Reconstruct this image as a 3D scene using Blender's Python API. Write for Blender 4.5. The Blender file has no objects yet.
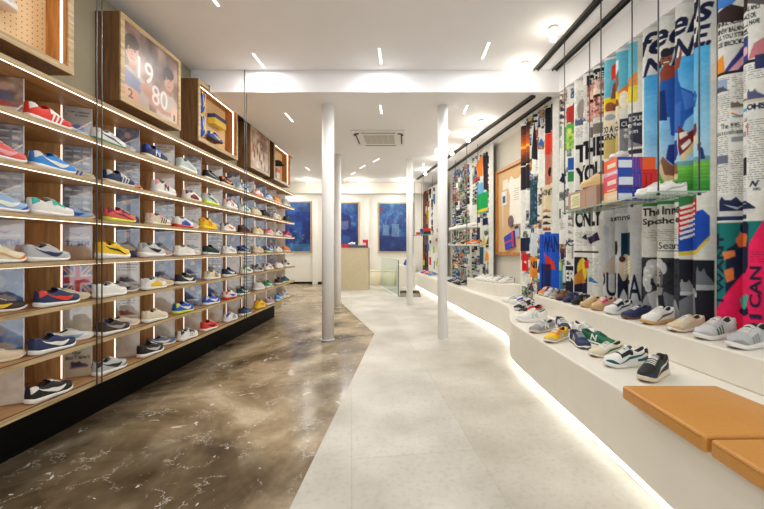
import bpy, bmesh, math, random
import numpy as np
from mathutils import Vector, Matrix
random.seed(7); RNG = np.random.default_rng(11)
SC = bpy.context.scene
COL = SC.collection
H = 1.25            # eye height
F = 380.0           # focal length in pixels of the 764 wide frame
PI = math.pi

# ------------------------------------------------------------------ camera
cam = bpy.data.cameras.new('camera'); camo = bpy.data.objects.new('camera', cam); COL.objects.link(camo)
camo.location = (0, 0, H); camo.rotation_euler = (PI/2, 0, 0)
cam.sensor_width = 36; cam.lens = F*36/764
cam.shift_x = -23.0/764; cam.shift_y = -7.5/764
cam.clip_start = .02
SC.camera = camo
SC.view_settings.view_transform = 'Standard'; SC.view_settings.look = 'None'
SC.view_settings.gamma = 1; SC.view_settings.use_curve_mapping = False

# ------------------------------------------------------------------ helpers
def lin(c):
    c = np.asarray(c, float)/255.0
    return np.where(c <= .04045, c/12.92, ((c+.055)/1.055)**2.4)
def rgba(c): 
    l = lin(c); return (float(l[0]), float(l[1]), float(l[2]), 1.0)

class MB:
    """collects shapes, builds ONE mesh object"""
    def __init__(s): s.v=[]; s.f=[]; s.mi=[]
    def add(s, vs, fs, mi=0):
        o=len(s.v); s.v += [tuple(v) for v in vs]
        for f in fs: s.f.append([i+o for i in f]); s.mi.append(mi)
    def box(s, x0,x1,y0,y1,z0,z1, mi=0):
        if x0>x1:x0,x1=x1,x0
        if y0>y1:y0,y1=y1,y0
        s.add([(x0,y0,z0),(x1,y0,z0),(x1,y1,z0),(x0,y1,z0),(x0,y0,z1),(x1,y0,z1),(x1,y1,z1),(x0,y1,z1)],
              [(0,3,2,1),(4,5,6,7),(0,1,5,4),(1,2,6,5),(2,3,7,6),(3,0,4,7)], mi)
    def prism(s, pts, z0, z1, mi=0):
        n=len(pts)
        area=sum(pts[i][0]*pts[(i+1)%n][1]-pts[(i+1)%n][0]*pts[i][1] for i in range(n))
        if area<0: pts=pts[::-1]
        vs=[(x,y,z0) for x,y in pts]+[(x,y,z1) for x,y in pts]
        fs=[tuple(range(n-1,-1,-1)), tuple(range(n,2*n))]
        fs+=[(i,(i+1)%n,n+(i+1)%n,n+i) for i in range(n)]
        s.add(vs,fs,mi)
    def slab(s, p, q, th, z0, z1, mi=0):
        """upright slab from plan point p to q"""
        d=Vector((q[0]-p[0],q[1]-p[1])); d.normalize(); n=Vector((-d.y,d.x))*th/2
        s.prism([(p[0]+n.x,p[1]+n.y),(p[0]-n.x,p[1]-n.y),(q[0]-n.x,q[1]-n.y),(q[0]+n.x,q[1]+n.y)],z0,z1,mi)
    def tube(s, pts, r, n=8, mi=0, ry=None):
        pts=[Vector(p) for p in pts]; rings=[]
        for i,p in enumerate(pts):
            d=(pts[min(i+1,len(pts)-1)]-pts[max(i-1,0)]).normalized()
            up=Vector((0,0,1)) if abs(d.z)<.9 else Vector((1,0,0))
            a=d.cross(up).normalized(); b=a.cross(d)
            rings.append([p+a*math.cos(2*PI*k/n)*r+b*math.sin(2*PI*k/n)*(ry or r) for k in range(n)])
        vs=[v for rg in rings for v in rg]; fs=[]
        for i in range(len(pts)-1):
            for k in range(n):
                fs.append((i*n+k,i*n+(k+1)%n,(i+1)*n+(k+1)%n,(i+1)*n+k))
        fs.append(tuple(range(n-1,-1,-1))); fs.append(tuple((len(pts)-1)*n+k for k in range(n)))
        s.add(vs,fs,mi)
    def lathe(s, prof, cx, cy, n=24, mi=0):
        vs=[];fs=[]
        for r,z in prof:
            for k in range(n): vs.append((cx+r*math.cos(2*PI*k/n),cy+r*math.sin(2*PI*k/n),z))
        for i in range(len(prof)-1):
            for k in range(n): fs.append((i*n+k,i*n+(k+1)%n,(i+1)*n+(k+1)%n,(i+1)*n+k))
        fs.append(tuple(range(n-1,-1,-1))); fs.append(tuple((len(prof)-1)*n+k for k in range(n)))
        s.add(vs,fs,mi)
    def loft(s, rings, mi=0, closed=True, cap=True):
        n=len(rings[0]); vs=[p for r in rings for p in r]; fs=[]
        for i in range(len(rings)-1):
            for k in range(n if closed else n-1):
                fs.append((i*n+k,i*n+(k+1)%n,(i+1)*n+(k+1)%n,(i+1)*n+k))
        if cap:
            fs.append(tuple(range(n-1,-1,-1))); fs.append(tuple((len(rings)-1)*n+k for k in range(n)))
        s.add(vs,fs,mi)
    def mesh(s, name, mats, smooth=False):
        me=bpy.data.meshes.new(name); me.from_pydata(s.v,[],s.f)
        for m in (mats if isinstance(mats,(list,tuple)) else [mats]): me.materials.append(m)
        me.polygons.foreach_set('material_index', s.mi)
        if smooth: me.polygons.foreach_set('use_smooth',[True]*len(me.polygons))
        me.update(); return me
    def build(s, name, mats, parent=None, smooth=False, bevel=0, seg=2, fix=False):
        me=s.mesh(name,mats,smooth)
        if fix:
            bm=bmesh.new(); bm.from_mesh(me); bmesh.ops.recalc_face_normals(bm,faces=bm.faces); bm.to_mesh(me); bm.free()
        o=link(name,me,parent)
        if bevel:
            b=o.modifiers.new('bevel','BEVEL'); b.width=bevel; b.segments=seg; b.limit_method='ANGLE'; b.angle_limit=math.radians(40)
        return o
def link(name, data, parent=None):
    o=bpy.data.objects.new(name,data); COL.objects.link(o)
    if parent is not None:
        o.parent=parent
        o.matrix_parent_inverse=Matrix.Translation(-parent.location) if parent.parent is None else Matrix.Identity(4)
    return o
def tag(o,label=None,cat=None,group=None,kind=None):
    if label: o['label']=label
    if cat: o['category']=cat
    if group: o['group']=group
    if kind: o['kind']=kind
    return o
def empty(name,loc,label,cat,group=None):
    o=bpy.data.objects.new(name,None); COL.objects.link(o); o.location=loc; o.empty_display_size=.05
    return tag(o,label,cat,group)
def struct(o): o['kind']='structure'; return o

# ------------------------------------------------------------------ materials
def newmat(name):
    m=bpy.data.materials.new(name); m.use_nodes=True; nt=m.node_tree
    return m,nt,nt.nodes['Principled BSDF']
_mc={}
def mat(name, c, rough=.5, metal=0, var=.05, scale=30, bump=0, coat=0, spec=.5, sheen=0):
    if name in _mc: return _mc[name]
    m,nt,b=newmat(name)
    tc=nt.nodes.new('ShaderNodeTexCoord'); nz=nt.nodes.new('ShaderNodeTexNoise'); nz.inputs['Scale'].default_value=scale; nz.inputs['Detail'].default_value=4
    nt.links.new(tc.outputs['Object'],nz.inputs['Vector'])
    rp=nt.nodes.new('ShaderNodeValToRGB'); l=lin(c)
    rp.color_ramp.elements[0].position=.3; rp.color_ramp.elements[1].position=.7
    rp.color_ramp.elements[0].color=(*[float(x*(1-var)) for x in l],1); rp.color_ramp.elements[1].color=(*[float(min(1,x*(1+var))) for x in l],1)
    nt.links.new(nz.outputs['Fac'],rp.inputs[0]); nt.links.new(rp.outputs[0],b.inputs['Base Color'])
    b.inputs['Roughness'].default_value=rough; b.inputs['Metallic'].default_value=metal
    b.inputs['Coat Weight'].default_value=coat; b.inputs['Specular IOR Level'].default_value=spec
    if bump:
        bp=nt.nodes.new('ShaderNodeBump'); bp.inputs['Strength'].default_value=bump; bp.inputs['Distance'].default_value=.004
        nt.links.new(nz.outputs['Fac'],bp.inputs['Height']); nt.links.new(bp.outputs[0],b.inputs['Normal'])
    _mc[name]=m; return m
def emat(name,c,st):
    if name in _mc: return _mc[name]
    m,nt,b=newmat(name); b.inputs['Base Color'].default_value=rgba(c); b.inputs['Emission Color'].default_value=rgba(c); b.inputs['Emission Strength'].default_value=st
    _mc[name]=m; return m
def wood(name,c0,c1,sc=(30,30,2.2),rough=.45,bump=.15):
    if name in _mc: return _mc[name]
    m,nt,b=newmat(name); N=nt.nodes.new; L=nt.links.new
    tc=N('ShaderNodeTexCoord'); mp=N('ShaderNodeMapping'); mp.inputs['Scale'].default_value=sc; L(tc.outputs['Object'],mp.inputs[0])
    n1=N('ShaderNodeTexNoise'); n1.inputs['Scale'].default_value=1; n1.inputs['Detail'].default_value=6; n1.inputs['Distortion'].default_value=1.2; L(mp.outputs[0],n1.inputs['Vector'])
    n2=N('ShaderNodeTexNoise'); n2.inputs['Scale'].default_value=5; n2.inputs['Detail'].default_value=3; L(mp.outputs[0],n2.inputs['Vector'])
    mx=N('ShaderNodeMath'); mx.operation='MULTIPLY_ADD'; L(n2.outputs['Fac'],mx.inputs[0]); mx.inputs[1].default_value=.35; L(n1.outputs['Fac'],mx.inputs[2])
    rp=N('ShaderNodeValToRGB'); rp.color_ramp.elements[0].position=.45; rp.color_ramp.elements[1].position=.85
    rp.color_ramp.elements[0].color=rgba(c0); rp.color_ramp.elements[1].color=rgba(c1)
    L(mx.outputs[0],rp.inputs[0]); L(rp.outputs[0],b.inputs['Base Color']); b.inputs['Roughness'].default_value=rough
    bp=N('ShaderNodeBump'); bp.inputs['Strength'].default_value=bump; bp.inputs['Distance'].default_value=.002; L(mx.outputs[0],bp.inputs['Height']); L(bp.outputs[0],b.inputs['Normal'])
    _mc[name]=m; return m
def artmat(name,rough=.6,coat=0,spec=.5):
    if name in _mc: return _mc[name]
    m,nt,b=newmat(name); a=nt.nodes.new('ShaderNodeVertexColor'); a.layer_name='print'
    nz=nt.nodes.new('ShaderNodeTexNoise'); nz.inputs['Scale'].default_value=400
    bp=nt.nodes.new('ShaderNodeBump'); bp.inputs['Strength'].default_value=.03; bp.inputs['Distance'].default_value=.001
    nt.links.new(nz.outputs['Fac'],bp.inputs['Height']); nt.links.new(bp.outputs[0],b.inputs['Normal'])
    nt.links.new(a.outputs[0],b.inputs['Base Color']); b.inputs['Roughness'].default_value=rough; b.inputs['Coat Weight'].default_value=coat; b.inputs['Coat Roughness'].default_value=.04
    b.inputs['Specular IOR Level'].default_value=spec
    _mc[name]=m; return m
def glass(name,c=(225,240,235),alpha=.025,rough=.02):
    """thin clear sheet: mostly see-through with mirror reflections"""
    if name in _mc: return _mc[name]
    m,nt,b=newmat(name); N=nt.nodes.new; L=nt.links.new
    tr=N('ShaderNodeBsdfTransparent'); tr.inputs[0].default_value=rgba((246,250,248)); gl=N('ShaderNodeBsdfGlossy'); gl.inputs['Roughness'].default_value=rough
    gl.inputs[0].default_value=rgba(c)
    lw=N('ShaderNodeLayerWeight'); lw.inputs[0].default_value=.5
    pw=N('ShaderNodeMath'); pw.operation='POWER'; L(lw.outputs['Facing'],pw.inputs[0]); pw.inputs[1].default_value=4.5
    ma=N('ShaderNodeMath'); ma.operation='MULTIPLY_ADD'; L(pw.outputs[0],ma.inputs[0]); ma.inputs[1].default_value=.22; ma.inputs[2].default_value=.04
    mx=N('ShaderNodeMixShader'); L(ma.outputs[0],mx.inputs[0]); L(tr.outputs[0],mx.inputs[1]); L(gl.outputs[0],mx.inputs[2])
    df=N('ShaderNodeBsdfDiffuse'); df.inputs[0].default_value=rgba(c)
    m2=N('ShaderNodeMixShader'); m2.inputs[0].default_value=alpha; L(mx.outputs[0],m2.inputs[1]); L(df.outputs[0],m2.inputs[2])
    L(m2.outputs[0],nt.nodes['Material Output'].inputs[0])
    _mc[name]=m; return m

# ------------------------------------------------------------------ printed artwork (drawn to vertex colours)
_tx={}
def text_tris(s,bold=0,shear=0):
    k=(s,bold,shear)
    if k in _tx: return _tx[k]
    cu=bpy.data.curves.new('t','FONT'); cu.body=s; cu.offset=bold; cu.shear=shear; cu.resolution_u=3
    ob=bpy.data.objects.new('t',cu); COL.objects.link(ob)
    dg=bpy.context.evaluated_depsgraph_get(); me=bpy.data.meshes.new_from_object(ob.evaluated_get(dg)); me.calc_loop_triangles()
    v=np.array([p.co[:2] for p in me.vertices]); t=np.array([lt.vertices[:] for lt in me.loop_triangles])
    bpy.data.objects.remove(ob); bpy.data.curves.remove(cu); bpy.data.meshes.remove(me)
    lo=v.min(0); v=(v-lo)/np.maximum(v.max(0)-lo,1e-6)
    _tx[k]=v[t]; return _tx[k]
def vnoise(ny,nx,cell,oct=3):
    out=np.zeros((ny,nx)); amp=1; tot=0
    for o in range(oct):
        gy=max(2,int(ny/cell)+2); gx=max(2,int(nx/cell)+2); g=RNG.random((gy,gx))
        y=np.linspace(0,gy-1.001,ny); x=np.linspace(0,gx-1.001,nx); yi=y.astype(int); xi=x.astype(int); fy=(y-yi)[:,None]; fx=(x-xi)[None]
        fy=fy*fy*(3-2*fy); fx=fx*fx*(3-2*fx)
        out+=amp*((g[yi][:,xi]*(1-fx)+g[yi][:,xi+1]*fx)*(1-fy)+(g[yi+1][:,xi]*(1-fx)+g[yi+1][:,xi+1]*fx)*fy)
        tot+=amp; amp*=.5; cell=max(2,cell/2)
    return out/tot
class Canvas:
    def __init__(s,x0,x1,y0,y1,nx,ny,bg,T=None):
        s.x=np.linspace(x0,x1,nx); s.y=np.linspace(y0,y1,ny); s.a=np.empty((ny,nx,3)); s.a[:]=bg; s.T=T or (lambda p:p)
    def _bb(s,P):
        xs=s.x; ys=s.y
        i0,i1=np.searchsorted(xs,[P[:,0].min(),P[:,0].max()]); j0,j1=np.searchsorted(ys,[P[:,1].min(),P[:,1].max()])
        return i0,i1+1,j0,j1+1
    def _cells(s,i0,i1,j0,j1):
        gx=np.gradient(s.x)[i0:i1] if len(s.x)>1 else np.zeros(i1-i0); gy=np.gradient(s.y)[j0:j1]
        for ox,oy in ((-.3,-.12),(.12,-.3),(.3,.12),(-.12,.3)):
            yield (s.x[i0:i1]+gx*ox)[None],(s.y[j0:j1]+gy*oy)[:,None]
    def raw(s,P,c,al=1):
        P=np.asarray(P,float); i0,i1,j0,j1=s._bb(P); i0=max(0,i0-1); j0=max(0,j0-1); i1=min(i1,len(s.x)); j1=min(j1,len(s.y))
        if i1<=i0 or j1<=j0: return
        cov=np.zeros((j1-j0,i1-i0)); n=len(P)
        for X,Y in s._cells(i0,i1,j0,j1):
            m=np.zeros(cov.shape,bool)
            for k in range(n):
                xa,ya=P[k]; xb,yb=P[(k+1)%n]
                if ya==yb: continue
                c1=(ya>Y)!=(yb>Y)
                m^= c1 & (X < (xb-xa)*(Y-ya)/(yb-ya)+xa)
            cov+=m*.25
        A=s.a[j0:j1,i0:i1]; w=(cov*al)[...,None]; A[:]=A*(1-w)+np.asarray(c,float)*w
    def poly(s,pts,c,al=1,sub=6):
        q=[]
        for k in range(len(pts)):
            a=np.array(pts[k],float); b=np.array(pts[(k+1)%len(pts)],float)
            for j in range(sub): q.append(a+(b-a)*j/sub)
        s.raw([s.T(p) for p in q],c,al)
    def rect(s,x0,y0,x1,y1,c,al=1): s.poly([(x0,y0),(x1,y0),(x1,y1),(x0,y1)],c,al)
    def ell(s,cx,cy,rx,ry,c,rot=0,al=1):
        P=[]
        for k in range(28):
            a=2*PI*k/28; x=rx*math.cos(a); y=ry*math.sin(a)
            P.append((cx+x*math.cos(rot)-y*math.sin(rot),cy+x*math.sin(rot)+y*math.cos(rot)))
        s.raw([s.T(p) for p in P],c,al)
    def text(s,t,bl,br,tr,tl,c,bold=0,shear=0,al=1):
        bl,br,tr,tl=[np.array(p,float) for p in (bl,br,tr,tl)]
        tris=[np.array([s.T(bl*(1-u)*(1-v)+br*u*(1-v)+tr*u*v+tl*(1-u)*v) for u,v in tri]) for tri in text_tris(t,bold,shear)]
        al_=np.concatenate(tris); i0,i1,j0,j1=s._bb(al_); i0=max(0,i0-1); j0=max(0,j0-1); i1=min(i1,len(s.x)); j1=min(j1,len(s.y))
        if i1<=i0 or j1<=j0: return
        cov=np.zeros((j1-j0,i1-i0))
        for X,Y in s._cells(i0,i1,j0,j1):
            hit=np.zeros(cov.shape,bool); X0=X[0]; Y0=Y[:,0]
            for P in tris:
                a0,a1=np.searchsorted(X0,[P[:,0].min(),P[:,0].max()]); b0,b1=np.searchsorted(Y0,[P[:,1].min(),P[:,1].max()])
                if a1<=a0 or b1<=b0: continue
                x=X[:,a0:a1]; y=Y[b0:b1]
                (ax,ay),(bx,by),(cx,cy)=P; d=(by-cy)*(ax-cx)+(cx-bx)*(ay-cy)
                if abs(d)<1e-12: continue
                l1=((by-cy)*(x-cx)+(cx-bx)*(y-cy))/d; l2=((cy-ay)*(x-cx)+(ax-cx)*(y-cy))/d
                hit[b0:b1,a0:a1]|=(l1>=-1e-6)&(l2>=-1e-6)&(l1+l2<=1+1e-6)
            cov+=hit*.25
        A=s.a[j0:j1,i0:i1]; w=(cov*al)[...,None]; A[:]=A*(1-w)+np.asarray(c,float)*w
    def textbox(s,t,x0,y0,x1,y1,c,**k): s.text(t,(x0,y0),(x1,y0),(x1,y1),(x0,y1),c,**k)   # y0 = baseline
    def blotch(s,x0,y0,x1,y1,cols,cell=12,al=1):
        """mottled photo area in own coordinates (already in T space corners)"""
        P=np.array([s.T(p) for p in ((x0,y0),(x1,y0),(x1,y1),(x0,y1))]); i0,i1,j0,j1=s._bb(P)
        A=s.a[j0:j1,i0:i1]
        if A.size==0: return
        n=vnoise(A.shape[0],A.shape[1],cell); n=(n-n.min())/(n.max()-n.min()+1e-9); cols=np.asarray(cols,float)
        q=n*(len(cols)-1); k=np.minimum(q.astype(int),len(cols)-2); f=(q-k)[...,None]
        A[:]=A*(1-al)+al*(cols[k]*(1-f)+cols[k+1]*f)
    def copy_lines(s,x0,y0,x1,y1,c=(90,90,95),rows=None,al=.7):
        """grey set columns of small unreadable print"""
        P=np.array([s.T(p) for p in ((x0,y0),(x1,y0),(x1,y1),(x0,y1))]); i0,i1,j0,j1=s._bb(P)
        A=s.a[j0:j1,i0:i1]; step=3
        for r in range(1,A.shape[0]-1,step):
            m=RNG.random(A.shape[1])<.72; m[int(A.shape[1]*random.uniform(.85,1)):]=False
            A[r,m]=A[r,m]*(1-al)+np.array(c)*al
    def grain(s,amt=.06,cell=5):
        n=vnoise(s.a.shape[0],s.a.shape[1],cell,3); s.a*=(1+amt*2*(n-.5))[...,None]
    def sneaker(s,x0,y0,x1,y1,c,sole=(230,230,225),st=None):
        """printed side view of a shoe in the box (toe at x1)"""
        def p(u,v): return (x0+(x1-x0)*u, y0+(y1-y0)*v)
        s.poly([p(.02,.2),p(0,.75),p(.1,1),p(.2,.8),p(.36,.78),p(.48,.95),p(.6,.68),p(.85,.48),p(1,.3),p(.99,.2)],c,1,2)
        s.poly([p(0,0),p(0,.24),p(1,.24),p(.98,.04)],sole,1,2)
        if st is not None: s.poly([p(.15,.6),p(.5,.3),p(.72,.55),p(.52,.42)],st,1,2)
def grid_mesh(name,P,colors,m,parent=None,smooth=True):
    ny,nx=P.shape[:2]; me=bpy.data.meshes.new(name); nv=ny*nx
    me.vertices.add(nv); me.vertices.foreach_set('co',P.reshape(-1).astype(np.float32))
    i=(np.arange(ny-1)[:,None]*nx+np.arange(nx-1)[None]).reshape(-1)
    q=np.stack([i,i+1,i+nx+1,i+nx],1); nf=len(q)
    me.loops.add(nf*4); me.loops.foreach_set('vertex_index',q.reshape(-1).astype(np.int32))
    me.polygons.add(nf); me.polygons.foreach_set('loop_start',(np.arange(nf)*4).astype(np.int32))
    me.polygons.foreach_set('use_smooth',np.full(nf,smooth))
    at=me.color_attributes.new('print','FLOAT_COLOR','POINT')
    c=np.ones((nv,4),np.float32); c[:,:3]=lin(np.clip(colors.reshape(-1,3),0,255)); at.data.foreach_set('color',c.reshape(-1))
    me.update(calc_edges=True); me.validate(); me.materials.append(m)
    return link(name,me,parent)
def flat_print(name,cv,o,ux,uy,m,parent=None,th=.002):
    """canvas -> flat printed sheet: o + x*ux + y*uy (canvas coordinates), with its own thickness"""
    X,Y=np.meshgrid(cv.x,cv.y); o=np.array(o,float); ux=np.array(ux,float); uy=np.array(uy,float)
    P=o+X[...,None]*ux+Y[...,None]*uy
    ob=grid_mesh(name,P,cv.a,m,parent,False)
    if th:
        so=ob.modifiers.new('thickness','SOLIDIFY'); so.thickness=th; so.offset=-1
    return ob
# ------------------------------------------------------------------ common materials
M_wall=mat('wall_paint',(236,232,222),.7,var=.015,scale=6)
M_wall_r=mat('wall_paint_warm',(208,203,190),.7,var=.02,scale=6)
M_wall_l=mat('olive_grey_wall',(158,150,126),.75,var=.03,scale=5)
M_ceil=mat('ceiling_paint',(243,243,245),.75,var=.01,scale=4)
M_white=mat('white_lacquer',(243,243,240),.32,var=.01,scale=8)
M_bench=mat('bench_plaster',(237,232,219),.45,var=.02,scale=5)
M_dark=mat('dark_metal',(62,62,58),.4,metal=.6,var=.05)
M_rod=mat('rod_steel',(92,94,94),.35,metal=.8,var=.04)
M_black=mat('black_plinth',(7,7,8),.6,var=.2,scale=4,spec=.15)
M_oak=wood('light_oak',(150,124,84),(205,184,140),(2.5,2.5,40))
M_oaky=wood('light_oak_long',(150,122,82),(206,182,138),(45,2.2,45))
M_divider=wood('brown_oak',(172,124,72),(240,190,126),(14,14,1.6))
M_side=wood('smoked_oak',(80,54,32),(136,96,58),(16,16,1.5))
M_shelf=wood('honey_oak',(160,114,64),(210,162,106),(40,2.0,40))
M_niche=wood('amber_oak',(150,92,40),(205,140,72),(20,20,1.6))
M_led=emat('led_strip',(255,236,212),4.5)
M_led_soft=emat('led_channel',(255,250,242),1.8)
M_diff=emat('luminaire_diffuser',(255,255,255),3.5)
M_bulb=emat('spot_lamp_glow',(255,240,214),25)
M_glass=glass('clear_glass')
M_art=artmat('printed_fabric',.75,spec=.2)
M_card=artmat('printed_card_under_acrylic',.4,coat=1.0); M_card.node_tree.nodes['Principled BSDF'].inputs['Coat IOR'].default_value=2.2
M_poster=artmat('printed_poster',.35)

# floor --------------------------------------------------------------
def floor_mat():
    m,nt,b=newmat('stained_concrete'); N=nt.nodes.new; L=nt.links.new
    tc=N('ShaderNodeTexCoord')
    def noise(sc,det,dist=0,rough=.6):
        n=N('ShaderNodeTexNoise'); n.inputs['Scale'].default_value=sc; n.inputs['Detail'].default_value=det; n.inputs['Distortion'].default_value=dist; n.inputs['Roughness'].default_value=rough
        L(tc.outputs['Object'],n.inputs['Vector']); return n
    def ramp(src,stops):
        r=N('ShaderNodeValToRGB'); e=r.color_ramp.elements
        while len(e)<len(stops): e.new(.5)
        for k,(p,c) in enumerate(stops): e[k].position=p; e[k].color=rgba(c)
        L(src,r.inputs[0]); return r
    def mixc(f,a,c,mode='MIX'):
        x=N('ShaderNodeMix'); x.data_type='RGBA'; x.blend_type=mode; L(f,x.inputs[0]) if not isinstance(f,float) else setattr(x.inputs[0],'default_value',f)
        L(a,x.inputs[6]); L(c,x.inputs[7]); return x.outputs[2]
    base=ramp(noise(.9,8,1.6,.62).outputs['Fac'],[(.27,(86,71,50)),(.41,(148,128,98)),(.55,(182,162,130)),(.7,(222,208,180))])
    patch=ramp(noise(.42,5,2.2).outputs['Fac'],[(.36,(82,74,58)),(.55,(255,255,255))])
    c1=mixc(.75,base.outputs[0],patch.outputs[0],'MULTIPLY')
    # hairline white veins
    v=N('ShaderNodeTexVoronoi'); v.feature='DISTANCE_TO_EDGE'; v.inputs['Scale'].default_value=6.5
    wn=noise(2.6,6,.0,.7); vm=N('ShaderNodeMix'); vm.data_type='VECTOR'; vm.inputs[0].default_value=.42
    L(tc.outputs['Object'],vm.inputs[4]); L(wn.outputs['Color'],vm.inputs[5]); L(vm.outputs[1],v.inputs['Vector'])
    vr=ramp(v.outputs['Distance'],[(.0,(255,255,255)),(.010,(150,150,150)),(.024,(0,0,0))])
    gate=ramp(noise(5.0,3).outputs['Fac'],[(.49,(0,0,0)),(.58,(255,255,255))])
    g=N('ShaderNodeMath'); g.operation='MULTIPLY'; L(vr.outputs[0],g.inputs[0]); L(gate.outputs[0],g.inputs[1])
    g.use_clamp=True
    vein=N('ShaderNodeRGB'); vein.outputs[0].default_value=rgba((226,222,212))
    c2=mixc(g.outputs[0],c1,vein.outputs[0])
    # pale flakes
    fl=ramp(noise(5.5,3,1.5).outputs['Fac'],[(.665,(0,0,0)),(.70,(255,255,255))])
    c3=mixc(fl.outputs[0],c2,vein.outputs[0])
    L(c3,b.inputs['Base Color'])
    rr=ramp(noise(2.2,5).outputs['Fac'],[(.35,(100,100,100)),(.7,(150,150,150))]); L(rr.outputs[0],b.inputs['Roughness'])
    b.inputs['Specular IOR Level'].default_value=.35
    return m
def white_floor_mat():
    m,nt,b=newmat('pale_terrazzo'); N=nt.nodes.new; L=nt.links.new
    tc=N('ShaderNodeTexCoord')
    n1=N('ShaderNodeTexNoise'); n1.inputs['Scale'].default_value=1.6; n1.inputs['Detail'].default_value=6; L(tc.outputs['Object'],n1.inputs['Vector'])
    n2=N('ShaderNodeTexNoise'); n2.inputs['Scale'].default_value=34; n2.inputs['Detail'].default_value=3; L(tc.outputs['Object'],n2.inputs['Vector'])
    r1=N('ShaderNodeValToRGB'); r1.color_ramp.elements[0].position=.3; r1.color_ramp.elements[1].position=.72
    r1.color_ramp.elements[0].color=rgba((182,177,164)); r1.color_ramp.elements[1].color=rgba((226,223,214)); L(n1.outputs['Fac'],r1.inputs[0])
    r2=N('ShaderNodeValToRGB'); r2.color_ramp.elements[0].position=.3; r2.color_ramp.elements[1].position=.5
    r2.color_ramp.elements[0].color=rgba((238,236,232)); r2.color_ramp.elements[1].color=(1,1,1,1); L(n2.outputs['Fac'],r2.inputs[0])
    mx=N('ShaderNodeMix'); mx.data_type='RGBA'; mx.blend_type='MULTIPLY'; mx.inputs[0].default_value=.75; L(r1.outputs[0],mx.inputs[6]); L(r2.outputs[0],mx.inputs[7])
    bk=N('ShaderNodeTexBrick'); bk.inputs['Scale'].default_value=1; bk.inputs['Brick Width'].default_value=1.5; bk.inputs['Row Height'].default_value=.75; bk.inputs['Mortar Size'].default_value=.004
    bk.inputs['Color1'].default_value=(1,1,1,1); bk.inputs['Color2'].default_value=rgba((248,246,240)); bk.inputs['Mortar'].default_value=rgba((240,237,230))
    mp=N('ShaderNodeMapping'); mp.inputs['Rotation'].default_value=(0,0,math.radians(82)); L(tc.outputs['Object'],mp.inputs[0]); L(mp.outputs[0],bk.inputs['Vector'])
    m2=N('ShaderNodeMix'); m2.data_type='RGBA'; m2.blend_type='MULTIPLY'; m2.inputs[0].default_value=1; L(mx.outputs[2],m2.inputs[6]); L(bk.outputs['Color'],m2.inputs[7])
    L(m2.outputs[2],b.inputs['Base Color']); b.inputs['Roughness'].default_value=.42
    return m
YF=-1.4      # open shop front, behind the camera
# stairwell opening
HX0,HX1,HY0,HY1=-.14,.40,9.42,10.9
fb=MB()
x0,x1,y1=-4.7,3.0,13.0
for a in ((x0,HX0,YF,y1),(HX1,x1,YF,y1),(HX0,HX1,YF,HY0),(HX0,HX1,HY1,y1)): fb.box(a[0],a[1],a[2],a[3],-.08,0)
struct(fb.build('floor',floor_mat()))
wf=MB(); T=.006
left=[(-.56,YF),(-.55,1.8),(-.44,5.45),(-1.30,8.1),(-1.75,9.42)]
wf.prism(left+[(HX0,HY0),(HX0,YF)],.0,T)
wf.prism([(HX0,YF),(3,YF),(3,HY0),(HX0,HY0)],.0,T)
wf.prism([(-1.75,HY0),(HX0,HY0),(HX0,12.95),(-1.95,12.95)],.0,T)
wf.prism([(HX0,HY1),(3,HY1),(3,12.95),(HX0,12.95)],.0,T)
wf.prism([(HX1,HY0),(3,HY0),(3,HY1),(HX1,HY1)],.0,T)
struct(wf.build('floor',white_floor_mat()))
# stairwell: shaft and descending brown treads
sw=MB(); sw.box(HX0-.04,HX0,HY0,HY1,-2.0,-.08); sw.box(HX1,HX1+.04,HY0,HY1,-2.0,-.08); sw.box(HX0,HX1,HY1,HY1+.04,-2.0,-.08); sw.box(HX0,HX1,HY0-.04,HY0,-2.0,-.08)
struct(sw.build('wall_stairwell',M_wall_r))
st=MB()
for k in range(7): st.box(HX0,HX1,HY0+.26*k,HY0+.26*(k+1),-2.0,-.17*(k+1)-.03)
so=st.build('staircase',mat('brown_stair_carpet',(84,62,42),.8)); struct(so)

# ceiling and walls ---------------------------------------------------
ZC,ZL=H+2.164,H+1.895; YB=4.65; ZB1_=H+1.98
def RX(y):   # plan line of the curtains on the right
    return 2.6-.15*y
cb=MB(); cb.box(-2.75,3.0,YF,YB,ZC,ZC+.1)
cb.box(-2.75,-2.28,YB,8.1,ZC,ZC+.1)                       # slot along the left wall
struct(cb.build('ceiling',M_ceil))
cl=MB(); cl.prism([(-2.28,YB),(3,YB),(3,11.2),(-2.28,11.2)],ZL,ZC); cl.box(-4.7,-2.28,8.1,11.2,ZL,ZC); cl.box(-2.39,-2.28,YB,8.1,ZL,ZC); cl.box(-2.62,-2.39,YB,4.85,ZB1_,ZC)
cl.prism([(-4.7,11.2),(3,11.2),(3,13.0),(-4.7,13.0)],ZL,ZC)
struct(cl.build('ceiling',M_ceil))
bb=MB(); bb.box(-4.6,.55,11.2,11.42,H+1.58,ZL-.001); struct(bb.build('trim_1',M_wall,bevel=.004))
fa=MB()      # bulkhead above the curtains in the front part
fa.prism([(RX(YF)-.02,YF),(RX(YB)-.02,YB),(RX(YB)+.3,YB),(RX(YF)+.3,YF)],ZL,ZC)
struct(fa.build('trim_2',M_ceil))
wl=MB(); wl.box(-2.75,-2.62,YF,8.06,0,ZC); struct(wl.build('wall_left',M_wall_l))
w2=MB(); w2.box(-4.7,-4.6,8.06,13,0,ZL); w2.box(-4.6,-2.75,8.06,8.16,0,ZL); struct(w2.build('wall_left',M_wall))
wb=MB(); wb.box(-4.7,3,12.9,13.0,0,ZL); struct(wb.build('wall_back',M_wall))
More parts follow.
